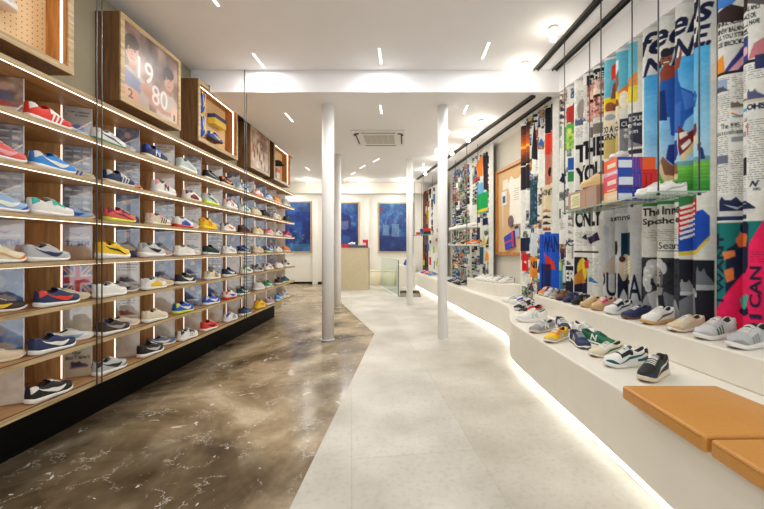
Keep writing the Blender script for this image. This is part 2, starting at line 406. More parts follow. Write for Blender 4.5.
pl=MB(); pl.box(-3.12,-2.95,12.8,12.9,0,H+1.58); pl.box(-1.36,-1.22,12.8,12.9,0,H+1.58); struct(pl.build('trim_3',M_wall,bevel=.004))
bs=MB(); bs.box(-4.6,-3.12,12.86,12.9,0,.07); bs.box(-2.95,-2.75,12.86,12.9,0,.07); struct(bs.build('baseboard_back',M_black))
WP=[(RX(YF)+.16,YF),(RX(9.6)+.16,9.6),(.6,12.9)]
wr=MB()
for a,b_ in zip(WP,WP[1:]): wr.prism([a,b_,(b_[0]+.12,b_[1]),(a[0]+.12,a[1])],0,ZL)
struct(wr.build('wall_right',M_wall_r))

# pillars ----------------------------------------------------------------
def pillar(x,y,r,top,label):
    e=empty('pillar',(x,y,0),label,'pillar','white round pillars')
    b=MB(); b.lathe([(r,0.004),(r,top)],x,y,32); b.build('shaft',mat('pillar_paint',(250,250,248),.65,var=.01,scale=8),e,True)
    b=MB(); b.lathe([(r*1.10,.0065),(r*1.10,.011),(r*1.005,.013)],x,y,32); b.build('base_ring',mat('pillar_paint',(250,250,248)),e)
    return e
pillar(-1.035,5.11,.081,ZL,'white round pillar standing on the brown floor nearest the camera')
pillar(.504,5.11,.066,ZL,'white round pillar on the pale floor nearest the long bench')
pillar(-1.38,7.79,.068,ZL,'thin white pillar behind the near brown-floor pillar, at the floor edge')
pillar(.10,8.19,.069,ZL,'thin white pillar beside the stairwell glass')

# ceiling luminaires --------------------------------------------------
def area(name,loc,rot,sx,sy,en,col=(1,.985,.965),parent=None,spread=PI):
    l=bpy.data.lights.new(name,'AREA'); l.shape='RECTANGLE'; l.size=sx; l.size_y=sy; l.energy=en; l.color=col; l.spread=spread
    o=bpy.data.objects.new(name,l); COL.objects.link(o); o.location=loc; o.rotation_euler=rot
    return o
LINEN=9
def linear_light(x,y0,y1,z,label,rz=0,en=None):
    c=(y0+y1)/2; Ln=y1-y0
    e=empty('linear_ceiling_light',(x,c,z),label,'ceiling light','slim recessed ceiling lights'); e.rotation_euler=(0,0,rz)
    b=MB(); b.box(-.019,.019,-Ln/2-.012,Ln/2+.012,-.006,-.001); o=b.build('trim',M_white); o.parent=e
    b=MB(); b.box(-.011,.011,-Ln/2,Ln/2,-.010,-.0062); o=b.build('diffuser',M_diff); o.parent=e
    l=area('lamp',(x,c,z-.02),(0,0,rz),.06,Ln,en or LINEN)
    return e
linear_light(-1.67,3.05,3.40,ZC,'slim light in the front ceiling at its left top edge, cut by the frame')
linear_light(-1.696,4.24,4.57,ZC,'slim light at the left of the front ceiling just before the beam')
linear_light(-.28,4.13,4.47,ZC,'slim light at the middle of the front ceiling before the beam')
linear_light(.887,4.01,4.35,ZC,'slim light at the right of the front ceiling before the beam')
linear_light(-.28,2.6,2.95,ZC,'slim light in the middle of the front ceiling above the frame')
linear_light(.92,2.5,2.85,ZC,'slim light at the right of the front ceiling above the frame')
linear_light(-1.69,1.6,1.95,ZC,'slim light in the front ceiling nearest the shop front, left')
linear_light(.92,1.0,1.35,ZC,'slim light in the front ceiling nearest the shop front, right')
linear_light(-1.69,5.37,5.72,ZL,'slim light left behind the beam, above the second lit wall box')
linear_light(-.33,5.07,5.38,ZL,'slim light behind the beam in front of the air conditioner')
linear_light(.83,5.07,5.38,ZL,'slim light behind the beam right of the nearest bench pillar top')
linear_light(.71,6.15,6.50,ZL,'slim light second in the right-hand row behind the beam')
linear_light(.60,7.3,7.62,ZL,'slim light third in the right-hand row behind the beam')
linear_light(.42,8.6,8.92,ZL,'slim light farthest in the right-hand row behind the beam')
for k,(x,y) in enumerate(((-.63,8.28),(-1.0,8.95),(-1.33,9.75),(-1.62,10.5))):
    linear_light(x,y-.17,y+.17,ZL,'slanted slim light behind the air conditioner, '+('nearest','second','third','farthest')[k]+' of the slanted row',rz=.45,en=14)
linear_light(-2.35,9.0,9.33,ZL,'slim light in the rear left ceiling corner beyond the wall boxes')
def spot(x,y,z,label,en=3.5):
    e=empty('ceiling_spotlight',(x,y,z),label,'spotlight','small glowing ceiling spotlights')
    b=MB(); b.lathe([(.045,z-.001),(.045,z-.02),(.03,z-.03)],x,y,20); b.build('canopy',M_white,e,True)
    b=MB(); b.lathe([(.012,z-.03),(.012,z-.075)],x,y,12); b.build('stem',M_white,e)
    b=MB(); b.lathe([(.01,z-.075),(.028,z-.085),(.034,z-.11),(.024,z-.135),(.006,z-.142)],x,y,18); b.build('bulb',M_bulb,e,True)
    l=bpy.data.lights.new('spot_lamp','POINT'); l.energy=en; l.color=(1,.93,.82); l.shadow_soft_size=.04
    o=bpy.data.objects.new('spot_lamp',l); COL.objects.link(o); o.location=(x,y,z-.19)
spot(1.46,3.74,ZC,'small glowing spotlight on the front ceiling beside the near end of the inner rail',1.6)
spot(1.40,4.45,ZC,'small glowing spotlight on the front ceiling close to the beam',1.6)
spot(1.13,5.67,ZL,'small glowing spotlight behind the beam, nearest of the right-hand row')
spot(1.06,6.37,ZL,'small glowing spotlight behind the beam, second of the right-hand row')
spot(.90,7.27,ZL,'small glowing spotlight behind the beam, third of the right-hand row')
spot(.74,8.1,ZL,'small glowing spotlight behind the beam, fourth of the right-hand row')
spot(.50,9.3,ZL,'small glowing spotlight behind the beam, farthest of the right-hand row')
spot(-2.74,10.72,ZL,'glowing spotlight before the rear beam, above the left blue poster',6)
spot(-1.30,10.72,ZL,'glowing spotlight before the rear beam, above the counter',7)
spot(-.06,10.72,ZL,'glowing spotlight before the rear beam, above the right blue poster',7)
for k,x in enumerate((-3.75,-2.1,-.42)):  # unseen lamps added behind the rear beam to brighten the back wall
    linear_light(x,12.0,12.33,ZL,'added unseen slim light behind the rear beam before the '+('left','middle','right')[k]+' blue poster',en=24)
# air conditioner -----------------------------------------------------
e=empty('ceiling_air_conditioner',(-.44,6.6,ZL),'white square cassette air conditioner set in the ceiling behind the beam','air conditioner')
b=MB(); b.box(-.88,0,6.16,7.04,ZL-.03,ZL-.0005); b.build('panel',mat('ac_white',(232,231,228),.45,var=.01),e,bevel=.012)
b=MB()
for k in range(5):
    b.box(-.70+.105*k,-.70+.105*k+.098,6.34,6.86,ZL-.036,ZL-.03)
b.build('intake_grille',mat('ac_grille',(196,193,184),.6,var=.02),e)
for q in range(2):
    b=MB(); xs=-.82 if q==0 else -.06
    b.box(xs-.012,xs+.012,6.32,6.88,ZL-.034,ZL-.0302); b.build('air_slot',mat('ac_slot',(50,50,50),.6),e)
for q in range(2):
    b=MB(); ys=6.22 if q==0 else 6.98
    b.box(-.72,-.16,ys-.012,ys+.012,ZL-.034,ZL-.0302); b.build('air_slot',mat('ac_slot',(50,50,50),.6),e)
for q in range(2):
    b=MB(); sx=-1 if q==0 else 1; cx=-.44+sx*.30
    b.tube([(cx+sx*.02,6.235,ZL-.036),(cx+sx*.07,6.25,ZL-.036),(cx+sx*.098,6.29,ZL-.036),(cx+sx*.10,6.34,ZL-.036)],.012,6); b.build('corner_slot',mat('ac_slot',(50,50,50),.6),e)
# ceiling rails -------------------------------------------------------
def rail(p,q,z,label):
    e=empty('ceiling_rail',((p[0]+q[0])/2,(p[1]+q[1])/2,z),label,'rail','dark ceiling rails on the right')
    d=Vector((q[0]-p[0],q[1]-p[1])).normalized(); n=Vector((-d.y,d.x))
    b=MB(); b.slab(p,q,.045,z-.012,z-.0005); b.build('channel',M_dark,e)
    for s in (-1,1):
        b=MB(); o=n*(.026*s); b.slab((p[0]+o.x,p[1]+o.y),(q[0]+o.x,q[1]+o.y),.008,z-.03,z-.0005); b.build('flange',M_dark,e)
rail((1.86,.8),(1.59,4.62),ZC,'dark rail on the front ceiling, the inner one')
rail((2.15,.8),(1.815,4.62),ZC,'dark rail on the front ceiling, next to the bulkhead')
rail((1.60,4.74),(.33,10.6),ZL,'dark rail behind the beam, the inner one')
rail((1.82,4.79),(1.06,9.35),ZL,'dark rail behind the beam, beside the curtains')
# world + storefront daylight ------------------------------------------
w=bpy.data.worlds.new('world'); SC.world=w; w.use_nodes=True
w.node_tree.nodes['Background'].inputs[0].default_value=(.95,.98,1,1); w.node_tree.nodes['Background'].inputs[1].default_value=1.6
SC.view_settings.exposure=-.14
# ------------------------------------------------------------------ sneakers
def sm(xs,ys,f): 
    xs=np.array(xs);ys=np.array(ys)
    g=np.linspace(0,1,201); v=np.interp(g,xs,ys)
    k=np.ones(9)/9; vp=np.concatenate([np.full(4,v[0]),v,np.full(4,v[-1])]); vs=np.convolve(vp,k,'valid')
    w=np.clip(np.minimum(g,1-g)/.05,0,1); v=vs*w+v*(1-w)
    return np.interp(f,g,v)
class Shoe:
    L=.29
    def __init__(s,kind):
        s.sides=(1,-1); s.kind=kind; ch=kind=='chunky'
        s.Wx=[0,.02,.06,.15,.3,.45,.6,.72,.82,.9,.96,1]; s.Wy=[.015,.026,.032,.0355,.0345,.036,.042,.0455,.0445,.038,.026,.011]
        s.Hx=[0,.02,.06,.15,.25,.35,.42,.5,.6,.72,.82,.9,.96,1]
        s.Hy=[.064,.070,.072,.062,.054,.062,.074,.074,.064,.051,.043,.036,.027,.012] if not ch else [.072,.080,.082,.068,.058,.068,.084,.085,.073,.058,.049,.042,.032,.014]
        s.t0,s.t1=(.023,.013) if not ch else (.035,.021)
    def w(s,f): return float(sm(s.Wx,s.Wy,f))
    def h(s,f): return float(sm(s.Hx,s.Hy,f))
    def st(s,f): return s.t0+(s.t1-s.t0)*min(1,max(0,(f-.1)/.6))          # sole thickness
    def sp(s,f): return .016*max(0,(f-.76)/.24)**1.8+.005*max(0,(.06-f)/.06)   # toe spring
    def op(s,f): return float(np.interp(f,[0,.015,.06,.38,.47,.53],[0,.2,1,1,.35,0]))
    def half(s,f):
        w,h,o=s.w(f),s.h(f),s.op(f); wr=w*.74
        A=[(w,0),(1.05*w,.3*h),(.98*w,.65*h),(wr+.005,.94*h),(wr,h),(wr-.006,h-.003),(wr-.012,.5*h),(0,.32*h)]
        B=[(w,0),(1.04*w,.33*h),(.97*w,.62*h),(.83*w,.82*h),(.62*w,.93*h),(.42*w,.98*h),(.2*w,1.0*h),(0,1.0*h)]
        return [(a[0]*o+b[0]*(1-o), a[1]*o+b[1]*(1-o)) for a,b in zip(A,B)]
    def X(s,f): return (f-.5)*s.L
    def base(s,f): return s.st(f)+s.sp(f)
    def side(s,f,t,sd,off=.0012):
        hp=s.half(f)[:5]; z=[p[1] for p in hp]; y=[p[0] for p in hp]; zt=t*z[-1]
        yy=float(np.interp(zt,z,y)); dz=.004
        ny=1.0; nz=-(float(np.interp(zt+dz,z,y))-float(np.interp(zt-dz,z,y)))/(2*dz); l=math.hypot(ny,nz)
        return (s.X(f), sd*(yy+off*ny/l), s.base(f)+zt+off*nz/l)
    FS=[0,.012,.03,.06,.1,.15,.2,.26,.32,.38,.42,.46,.5,.54,.6,.66,.72,.77,.82,.86,.9,.93,.96,.98,1]
    def upper(s):
        b=MB(); rings=[]
        for f in s.FS:
            hp=s.half(f); x=s.X(f); z0=s.base(f)
            rings.append([(x,y,z0+z) for y,z in hp]+[(x,-y,z0+z) for y,z in hp[-2::-1]])
        n=len(rings[0])
        vs=[p for r in rings for p in r]; 
        b.v=vs; m=len(s.FS)
        for i in range(m-1):
            for k in range(n-1):
                inner = (5<=k<n-6) and s.op((s.FS[i]+s.FS[i+1])/2)>.5
                b.f.append([i*n+k,(i+1)*n+k,(i+1)*n+k+1,i*n+k+1]); b.mi.append(1 if inner else 0)
        b.f.append(list(range(n))); b.mi.append(0)
        b.f.append([(m-1)*n+k for k in range(n-1,-1,-1)]); b.mi.append(0)
        return b
    def sole(s):
        b=MB(); rings=[]; ex=.0035 if s.kind=='slim' else .006
        for f in [0]+[q for q in s.FS if q>.012]:
            w=s.w(f)+ex; x=s.X(f); x+= -ex if f==0 else (ex if f==1 else 0); z0=s.sp(f); z1=s.base(f)+.003
            rings.append([(x,w-.004,z0),(x,w,z0+.004),(x,w+(.001 if s.kind=='slim' else .003),(z0+z1)/2),(x,w,z1-.002),(x,w-.004,z1),
                          (x,-w+.004,z1),(x,-w,z1-.002),(x,-w-(.001 if s.kind=='slim' else .003),(z0+z1)/2),(x,-w,z0+.004),(x,-w+.004,z0)])
        b.loft(rings); return b
    def outsole(s):
        b=MB(); rings=[]
        for f in [0]+[q for q in s.FS if q>.012]:
            w=s.w(f)+.002; x=s.X(f); x+= -.003 if f==0 else (.003 if f==1 else 0); z0=s.sp(f)
            rings.append([(x,w,z0),(x,w+.003,z0+.0055),(x,-w-.003,z0+.0055),(x,-w,z0)])
        b.loft(rings); return b
    def strip(s,pts,both=True,off=.0014,sides=None):
        """pts: (f,t_low,t_high[,df_high]) along the side"""
        b=MB()
        for sd in (sides or s.sides):
            lo=[];
            n=4; vs=[]
            for p in pts:
                df=p[3] if len(p)>3 else 0
                for j in range(n+1):
                    q=j/n; vs.append(s.side(p[0]+df*q,p[1]+(p[2]-p[1])*q,sd,off))
            fs=[]
            for i in range(len(pts)-1):
                for j in range(n):
                    a=i*(n+1)+j; fs.append((a,a+1,a+n+2,a+n+1) if sd<0 else (a,a+n+1,a+n+2,a+1))
            b.add(vs,fs)
        return b
    def mark(s,kind):
        if kind=='tick':
            c=[(.10,.84,.03),(.2,.70,.11),(.32,.52,.21),(.43,.38,.30),(.52,.32,.36),(.59,.36,.36),(.65,.50,.28),(.70,.68,.14),(.73,.80,.03)]
            return s.strip([(f,t-w/2,t+w/2) for f,t,w in c])
        if kind=='stripes':
            b=MB()
            for f in (.42,.50,.58):
                q=s.strip([(f,.05,.82,.07),(f+.02,.05,.82,.07),(f+.04,.05,.82,.07)]); b.add(q.v,q.f)
            return b
        if kind=='letter':
            b=MB()
            for sd in s.sides:
                for pts in ([(.33,.14,.86,.03),(.375,.14,.86,.03)],[(.48,.14,.86,.03),(.525,.14,.86,.03)]):
                    q=s.strip(pts,sides=(sd,)); b.add(q.v,q.f)
                d=[(.375,.62,.86),(.42,.45,.74),(.46,.30,.56),(.51,.14,.38)]
                if sd>0: d=[(.345,.14,.38),(.40,.30,.56),(.45,.45,.74),(.50,.62,.86)]
                q=s.strip(d,off=.0018,sides=(sd,)); b.add(q.v,q.f)
            return b
        if kind=='cross':
            b=MB()
            for pts in ([(.36,.08,.2),(.44,.32,.46),(.54,.62,.78)],[(.36,.62,.78),(.44,.34,.5),(.54,.06,.2)]):
                q=s.strip(pts,off=.0015); b.add(q.v,q.f)
            return b
        if kind=='line':
            return s.strip([(.06,.72,.82),(.2,.55,.72),(.35,.42,.62),(.5,.32,.52),(.62,.2,.34),(.74,.08,.16)])
        if kind=='panel':
            return s.strip([(.2,.05,.5),(.3,.05,.6),(.42,.05,.72),(.55,.05,.62),(.66,.05,.42)])
    def wrap(s,path,lo,hi,off,n=4):
        b=MB(); cols=[(f,-1) for f in path]+[(f,1) for f in path[::-1]]; vs=[]; fs=[]
        for f,sd in cols:
            a,z=lo(f),hi(f)
            for j in range(n+1): vs.append(s.side(f,a+(z-a)*j/n,sd,off))
        flip=path[0]<path[-1]
        for i in range(len(cols)-1):
            for j in range(n):
                a=i*(n+1)+j; fs.append((a,a+n+1,a+n+2,a+1) if flip else (a,a+1,a+n+2,a+n+1))
        b.add(vs,fs); return b
    def toecap(s): return s.wrap([.74,.8,.85,.9,.94,.97,.995],lambda f:0,lambda f:.12+.5*min(1,(f-.74)/.16),.0016)
    def heel(s): return s.wrap([.13,.10,.07,.04,.02,.006],lambda f:.42+.35*f/.13,lambda f:.99,.0015)
    def eyestay(s):
        b=MB()
        for sd in (1,-1):
            vs=[];fs=[]; fr=[.41,.46,.5,.55,.6,.65,.70]; n=3
            for f in fr:
                for j in range(n+1): vs.append(s.side(f,.70+.30*j/n-(.10 if f<.5 else 0)*(1-j/n),sd,.0018))
            for i in range(len(fr)-1):
                for j in range(n):
                    a=i*(n+1)+j; fs.append((a,a+1,a+n+2,a+n+1) if sd<0 else (a,a+n+1,a+n+2,a+1))
            b.add(vs,fs)
        # bridge over the vamp in front of the laces
        vs=[]; 
        for f in (.665,.70):
            hp=s.half(f); pts=[(y,z) for y,z in hp[3:]]; pts=pts+[(-y,z) for y,z in pts[-2::-1]]
            vs+=[(s.X(f),y,s.base(f)+z+.0018) for y,z in pts]
        m=len(vs)//2; b.add(vs,[(i,i+1,m+i+1,m+i) for i in range(m-1)])
        return b
    def counter(s): return s.wrap([.30,.24,.18,.12,.07,.03,.006],lambda f:0,lambda f:.40-.30*f,.0013)
    def tongue(s):
        b=MB(); rings=[]
        for f,dz,w in ((.60,-.003,.013),(.5,.002,.017),(.45,.006,.02),(.41,.011,.022),(.385,.014,.018)):
            x=s.X(f); z=s.base(f)+(s.h(.5) if f<.5 else s.h(f))*1.0+dz-.002
            rings.append([(x,-w,z-.004),(x,-w*.5,z+.001),(x,w*.5,z+.001),(x,w,z-.004),(x+.004,w,z-.008),(x+.004,w*.5,z-.004),(x+.004,-w*.5,z-.004),(x+.004,-w,z-.008)])
        b.loft(rings); return b
    def laces(s):
        b=MB()
        for f in (.47,.515,.56,.605,.65):
            pts=[]
            for q in (-1,-.6,0,.6,1):
                y=q*.6*s.w(f); z=s.base(f)+s.h(f)*(1.0-.09*abs(q)**2)+.0025+(.003 if f<.53 else 0)
                pts.append((s.X(f)+.004*q,y,z))
            b.tube(pts,.0050,5,ry=.0028)
        return b
_ph=mat('shoe_blank',(200,200,200),.6)
_sm={}
def shoe_mesh(kind,part,mk=None,sd=None):
    k=(kind,part,mk,sd)
    if k in _sm: return _sm[k]
    S=Shoe(kind); S.sides=(sd,) if sd else (1,-1); b=getattr(S,part)(mk) if mk else getattr(S,part)()
    me=b.mesh('sneaker_'+part,[_ph,_ph] if part=='upper' else [_ph],True)
    bm=bmesh.new(); bm.from_mesh(me)
    if part in('upper','sole','outsole','tongue','laces'): bmesh.ops.recalc_face_normals(bm,faces=bm.faces)
    bm.to_mesh(me); bm.free()
    _sm[k]=me; return me
PAL=dict(white=(238,236,230),cream=(226,214,186),navy=(36,48,88),royal=(36,84,190),sky=(52,142,222),ltblue=(150,186,222),red=(226,58,40),coral=(222,92,84),
 burg=(122,30,44),yellow=(242,200,30),orange=(240,128,30),green=(36,140,74),dkgreen=(14,52,42),teal=(62,186,174),dkteal=(16,88,104),black=(26,26,28),
 dkbrown=(58,44,38),brown=(112,74,50),grey=(150,150,150),ltgrey=(206,206,204),tan=(206,164,110),beige=(222,204,174),pink=(236,160,166),hotpink=(228,60,120),
 neon=(214,236,70),gum=(190,136,74),blugrey=(96,112,140),paleblue=(190,206,220),mint=(196,216,206),forest=(10,104,72),sand=(214,184,130),silver=(186,188,190),mauve=(206,170,160))
def smat(c,kind='up'):
    n='shoe_%s_%s'%(c,kind)
    return mat(n,PAL[c],{'up':.62,'so':.5,'mk':.45,'in':.85}[kind],var=.04,scale=60,bump=.05 if kind=='up' else 0)
def child(me,name,parent,mats):
    o=bpy.data.objects.new(name,me); COL.objects.link(o); o.parent=parent
    for i,m in enumerate(mats):
        o.material_slots[i].link='OBJECT'; o.material_slots[i].material=m
    return o
_proto={}
def proto_key(kind,mk,cap,heel): return (kind,mk,cap,heel)
def sneaker(loc,yaw,label,upper,sole='white',mark=None,mc='white',acc=None,cap=None,shape='slim',group=None,scale=1.0,tongue=None,lace='white',out=None,inn=None,tilt=0,eye=None,ctr=None):
    """one shoe: Empty with its parts; toe points along local +x.  parts of a first shoe of each build are copied for the later ones"""
    key=(shape,mark,cap is not None,acc is not None,out is not None,eye is not None,ctr is not None)
    e=empty('sneaker',loc,label,'shoe',group); e.rotation_euler=(0,tilt,yaw); e.scale=scale if isinstance(scale,tuple) else (scale,)*3
    if key not in _proto:
        spec=[('sole','sole',shoe_mesh(shape,'sole')),('upper','upper',shoe_mesh(shape,'upper')),('tongue','tongue',shoe_mesh(shape,'tongue')),('laces','laces',shoe_mesh(shape,'laces'))]
        if mark: spec+=[('side_mark','mark',shoe_mesh(shape,'mark',mark,sd)) for sd in (1,-1)]
        if acc: spec.append(('heel_tab','heel',shoe_mesh(shape,'heel')))
        if cap: spec.append(('toe_cap','toecap',shoe_mesh(shape,'toecap')))
        if out: spec.append(('outsole','outsole',shoe_mesh(shape,'outsole')))
        if eye: spec.append(('eyestay','eyestay',shoe_mesh(shape,'eyestay')))
        if ctr: spec.append(('heel_counter','counter',shoe_mesh(shape,'counter')))
        _proto[key]=spec
    mats={'sole':[smat(sole,'so')],'upper':[smat(upper),smat(inn or 'dkbrown','in')],'tongue':[smat(tongue or upper)],'laces':[smat(lace,'mk')],'side_mark':[smat(mc,'mk')],
          'heel_tab':[smat(acc or 'white','mk')],'toe_cap':[smat(cap or 'white')],'outsole':[smat(out or 'gum','so')],'eyestay':[smat(eye or 'white')],'heel_counter':[smat(ctr or 'white')]}
    for name,_,me in _proto[key]: child(me,name,e,mats[name])
    return e

# ------------------------------------------------------------------ shelving of the left wall
A=1.97; YS=-1.0; YE=6.80; PITCH=.452
ZS=[.385+.257*k for k in range(8)]       # shelf boards, bottom to top
unit=empty('display_shelving',(-2.2,3.0,0),'long wall of lit oak shelves with slanted dividers along the left wall','shelving')
for k,z in enumerate(ZS):
    b=MB(); b.prism([(-A,YS),(-A,YE),(-A-.06,YE+.03),(-2.40,YE+.03),(-2.40,YS)],z-.012,z+.012)
    sh=b.build('shelf_board',[M_shelf],unit)
    b=MB(); b.box(-A+.001,-A+.004,YS,YE-.005,z-.0125,z+.0125); b.build('front_edge',M_oaky,sh)
    if k>0:
        b=MB(); b.box(-A-.015,-A-.009,YS,YE-.02,z-.0142,z-.0122); b.build('led_strip',M_led,sh)
    b=MB(); b.box(-A-.020,-A-.008,YS,YE-.02,z+.0121,z+.0136); b.build('edge_groove',mat('groove_black',(20,20,20),.4),sh)
b=MB(); b.box(-2.42,-2.401,YS,YE-.35,ZS[0]-.012,ZS[7]+.012); b.build('back_panel',M_divider,unit)
b=MB(); b.box(-2.60,-2.33,YS,6.78,.0,ZS[0]-.0125); b.build('plinth',M_black,unit)
b=MB(); b.box(-2.42,-2.401,YE-.349,YE+.03,ZS[0]-.012,ZS[7]+.012); b.build('end_back_panel',mat('end_panel_white',(226,222,212),.6),unit)
# small art cards
def card(kind,seed):
    random.seed(seed)
    cv=Canvas(0,.146,0,.226,22,34,(190,194,202))
    if kind=='grid':  # rows of shoes reflected from the opposite side, painted into the card
        cv.blotch(0,0,.146,.226,[(84,88,104),(140,146,160),(186,190,198)],9)
        for r in range(5):
            for c in range(3): cv.sneaker(.006+.047*c,.02+.042*r,.044+.047*c,.045+.042*r,random.choice([(90,96,112),(196,200,206),(226,228,230),(140,160,190)]),(230,232,236))
    elif kind=='photo':
        h=random.choice([[(34,42,76),(90,110,150),(186,194,206)],[(70,50,42),(140,106,88),(200,186,170)],[(40,36,42),(110,88,84),(190,176,170)],[(24,46,96),(70,110,170),(170,190,212)]])
        cv.blotch(0,0,.146,.226,h,8); cv.sneaker(.02,.05,.125,.11,random.choice([(220,220,224),(60,80,150),(190,60,50),(230,226,210)]),(236,236,232))
        cv.ell(.07,.17,.02,.028,(206,170,150)); cv.poly([(.03,.1),(.05,.15),(.09,.15),(.11,.1)],(80,90,130))
    elif kind=='paper':
        cv.blotch(0,0,.146,.226,[(196,190,176),(214,208,196),(226,222,212)],10)
        cv.copy_lines(.01,.15,.136,.21,(80,80,86)); cv.sneaker(.02,.05,.126,.11,random.choice([(110,100,96),(60,70,110),(150,60,50)]),(236,236,232))
    elif kind=='blue':
        cv.blotch(0,0,.146,.226,[(30,50,100),(70,110,170),(150,180,210)],9); cv.ell(.05,.15,.026,.034,(176,166,176),al=.7); cv.sneaker(.03,.04,.12,.09,(196,186,176),(220,220,220)); cv.ell(.105,.17,.02,.025,(60,90,140),al=.7)
    elif kind=='plain':
        cv.blotch(0,0,.146,.226,[(206,190,164),(224,216,204),(200,186,166)],12)
    elif kind=='box':
        cv.a[:]=(196,196,206); cv.sneaker(.01,.13,.136,.2,(206,208,226),(236,236,240),(160,60,70)); cv.rect(0,0,.146,.09,(200,170,140))
        cv.textbox('TRIMMTRAB' if seed%2 else 'TRIMM',.012,.085,.134,.12,(44,56,140),bold=.02)
    elif kind=='flag':
        cv.a[:]=(40,84,170)
        W,Hh=.146,.226; y0,y1=.03,.21
        def P(u,v): return (u*W, y0+(y1-y0)*v)
        cv.rect(0,0,W,y0,(190,150,110)); 
        for a,b_ in (((0,0),(1,1)),((0,1),(1,0))):
            cv.poly([P(a[0]-.12,a[1]),P(a[0]+.12,a[1]),P(b_[0]+.12,b_[1]),P(b_[0]-.12,b_[1])],(238,236,236)); cv.poly([P(a[0]-.045,a[1]),P(a[0]+.045,a[1]),P(b_[0]+.045,b_[1]),P(b_[0]-.045,b_[1])],(216,50,60))
        cv.rect(W*.36,y0,W*.64,y1,(238,236,236)); cv.rect(0,y0+.055,W,y0+.125,(238,236,236)); cv.rect(W*.42,y0,W*.58,y1,(226,60,80)); cv.rect(0,y0+.07,W,y0+.11,(226,60,80))
    elif kind=='trainers':
        cv.a[:]=(204,190,164); cv.blotch(0,.17,.146,.226,[(230,220,110),(130,180,210),(220,110,100)],10)
        cv.textbox('Our',.045,.145,.095,.166,(40,40,60),bold=.02); cv.textbox('Best Trainers',.01,.115,.136,.138,(40,40,60),bold=.02); cv.sneaker(.035,.055,.13,.105,(52,44,80),(90,80,110))
    elif kind=='words':
        cv.blotch(0,0,.146,.226,[(150,150,156),(200,196,190)],10); cv.copy_lines(.01,.16,.136,.21,(40,40,46),al=.9); cv.ell(.07,.08,.04,.03,(60,100,180)); cv.ell(.05,.06,.03,.02,(40,60,110))
    return cv
KINDS={0:['words','photo','paper','grid','paper','photo','grid','photo','paper','plain'],
 1:['grid','grid','plain','paper','paper','photo','blue','photo','grid','plain'],
 2:['grid','photo','grid','paper','photo','grid','blue','photo','paper','plain'],
 3:['box','photo','blue','paper','grid','photo','grid','blue','photo','plain'],
 4:['flag','paper','blue','photo','grid','plain','grid','photo','photo','plain'],
 5:['plain','paper','plain','photo','blue','plain','grid','plain','plain','plain'],
 6:['trainers','plain','plain','plain','plain','plain','plain','plain','plain','plain']}
FIRST={0:'photo',1:'grid',2:'grid',3:'box',4:'blue',5:'blue',6:'plain'}
for row in range(7):                       # row 0 is the top row
    zb=ZS[6-row]+.0125; zt=ZS[7-row]-.0125
    for k in range(-1,10):
        dy=PITCH*k; p=(-2.392,2.372+dy); q=(-2.222,2.452+dy)
        b=MB(); b.slab(p,q,.018,zb,zt); d=b.build('divider',M_divider,unit)
        b=MB(); b.slab((-2.221,2.4545+dy),(-2.2165,2.4565+dy),.006,zb+.004,zt-.004); b.build('led_strip',M_led_soft,d)
        cv=card(KINDS[row][k] if k>=0 else FIRST[row], row*31+k+5)
        tip=(-2.084,2.527+dy); u=Vector((tip[0]+2.212,tip[1]-2.459-dy,0)); ln=u.length; u.normalize()
        cv.y*=(zt-zb-.006)/.226; cv.x*=ln/.146
        o=flat_print('display_card',cv,(-2.212,2.459+dy,zb+.003),u,(0,0,1),M_card,unit,.004)
        b=MB(); b.slab(tip,(tip[0]+.004*u.x,tip[1]+.004*u.y),.006,zb+.003,zt-.003); b.build('acrylic_edge',mat('acrylic_edge',(226,230,228),.15),o)
random.seed(7)
# steel rods in front of the shelves
for y0,lab in ((2.43,'nearest the camera'),(4.66,'in the middle of the shelving')):
    for dy in (0,.055):
        pass
def hang_rod(x,y,z0,z1,label,group,r=.004):
    b=MB(); b.tube([(x,y,z0),(x,y,z1)],r,8); o=b.build('hanging_rod',M_rod,None,True); return tag(o,label,'rod',group)
for i,(y,l) in enumerate(((2.415,'left rod of the nearest pair of steel rods before the shelving'),(2.455,'right rod of the nearest pair of steel rods before the shelving'),(4.64,'steel rod before the middle of the shelving, left of its pair'),(4.70,'steel rod before the middle of the shelving, right of its pair'))):
    hang_rod(-1.958,y,ZS[0]-.012,ZC if y<YB else ZC-.0,l,'steel rods before the left shelving') if i<4 else None

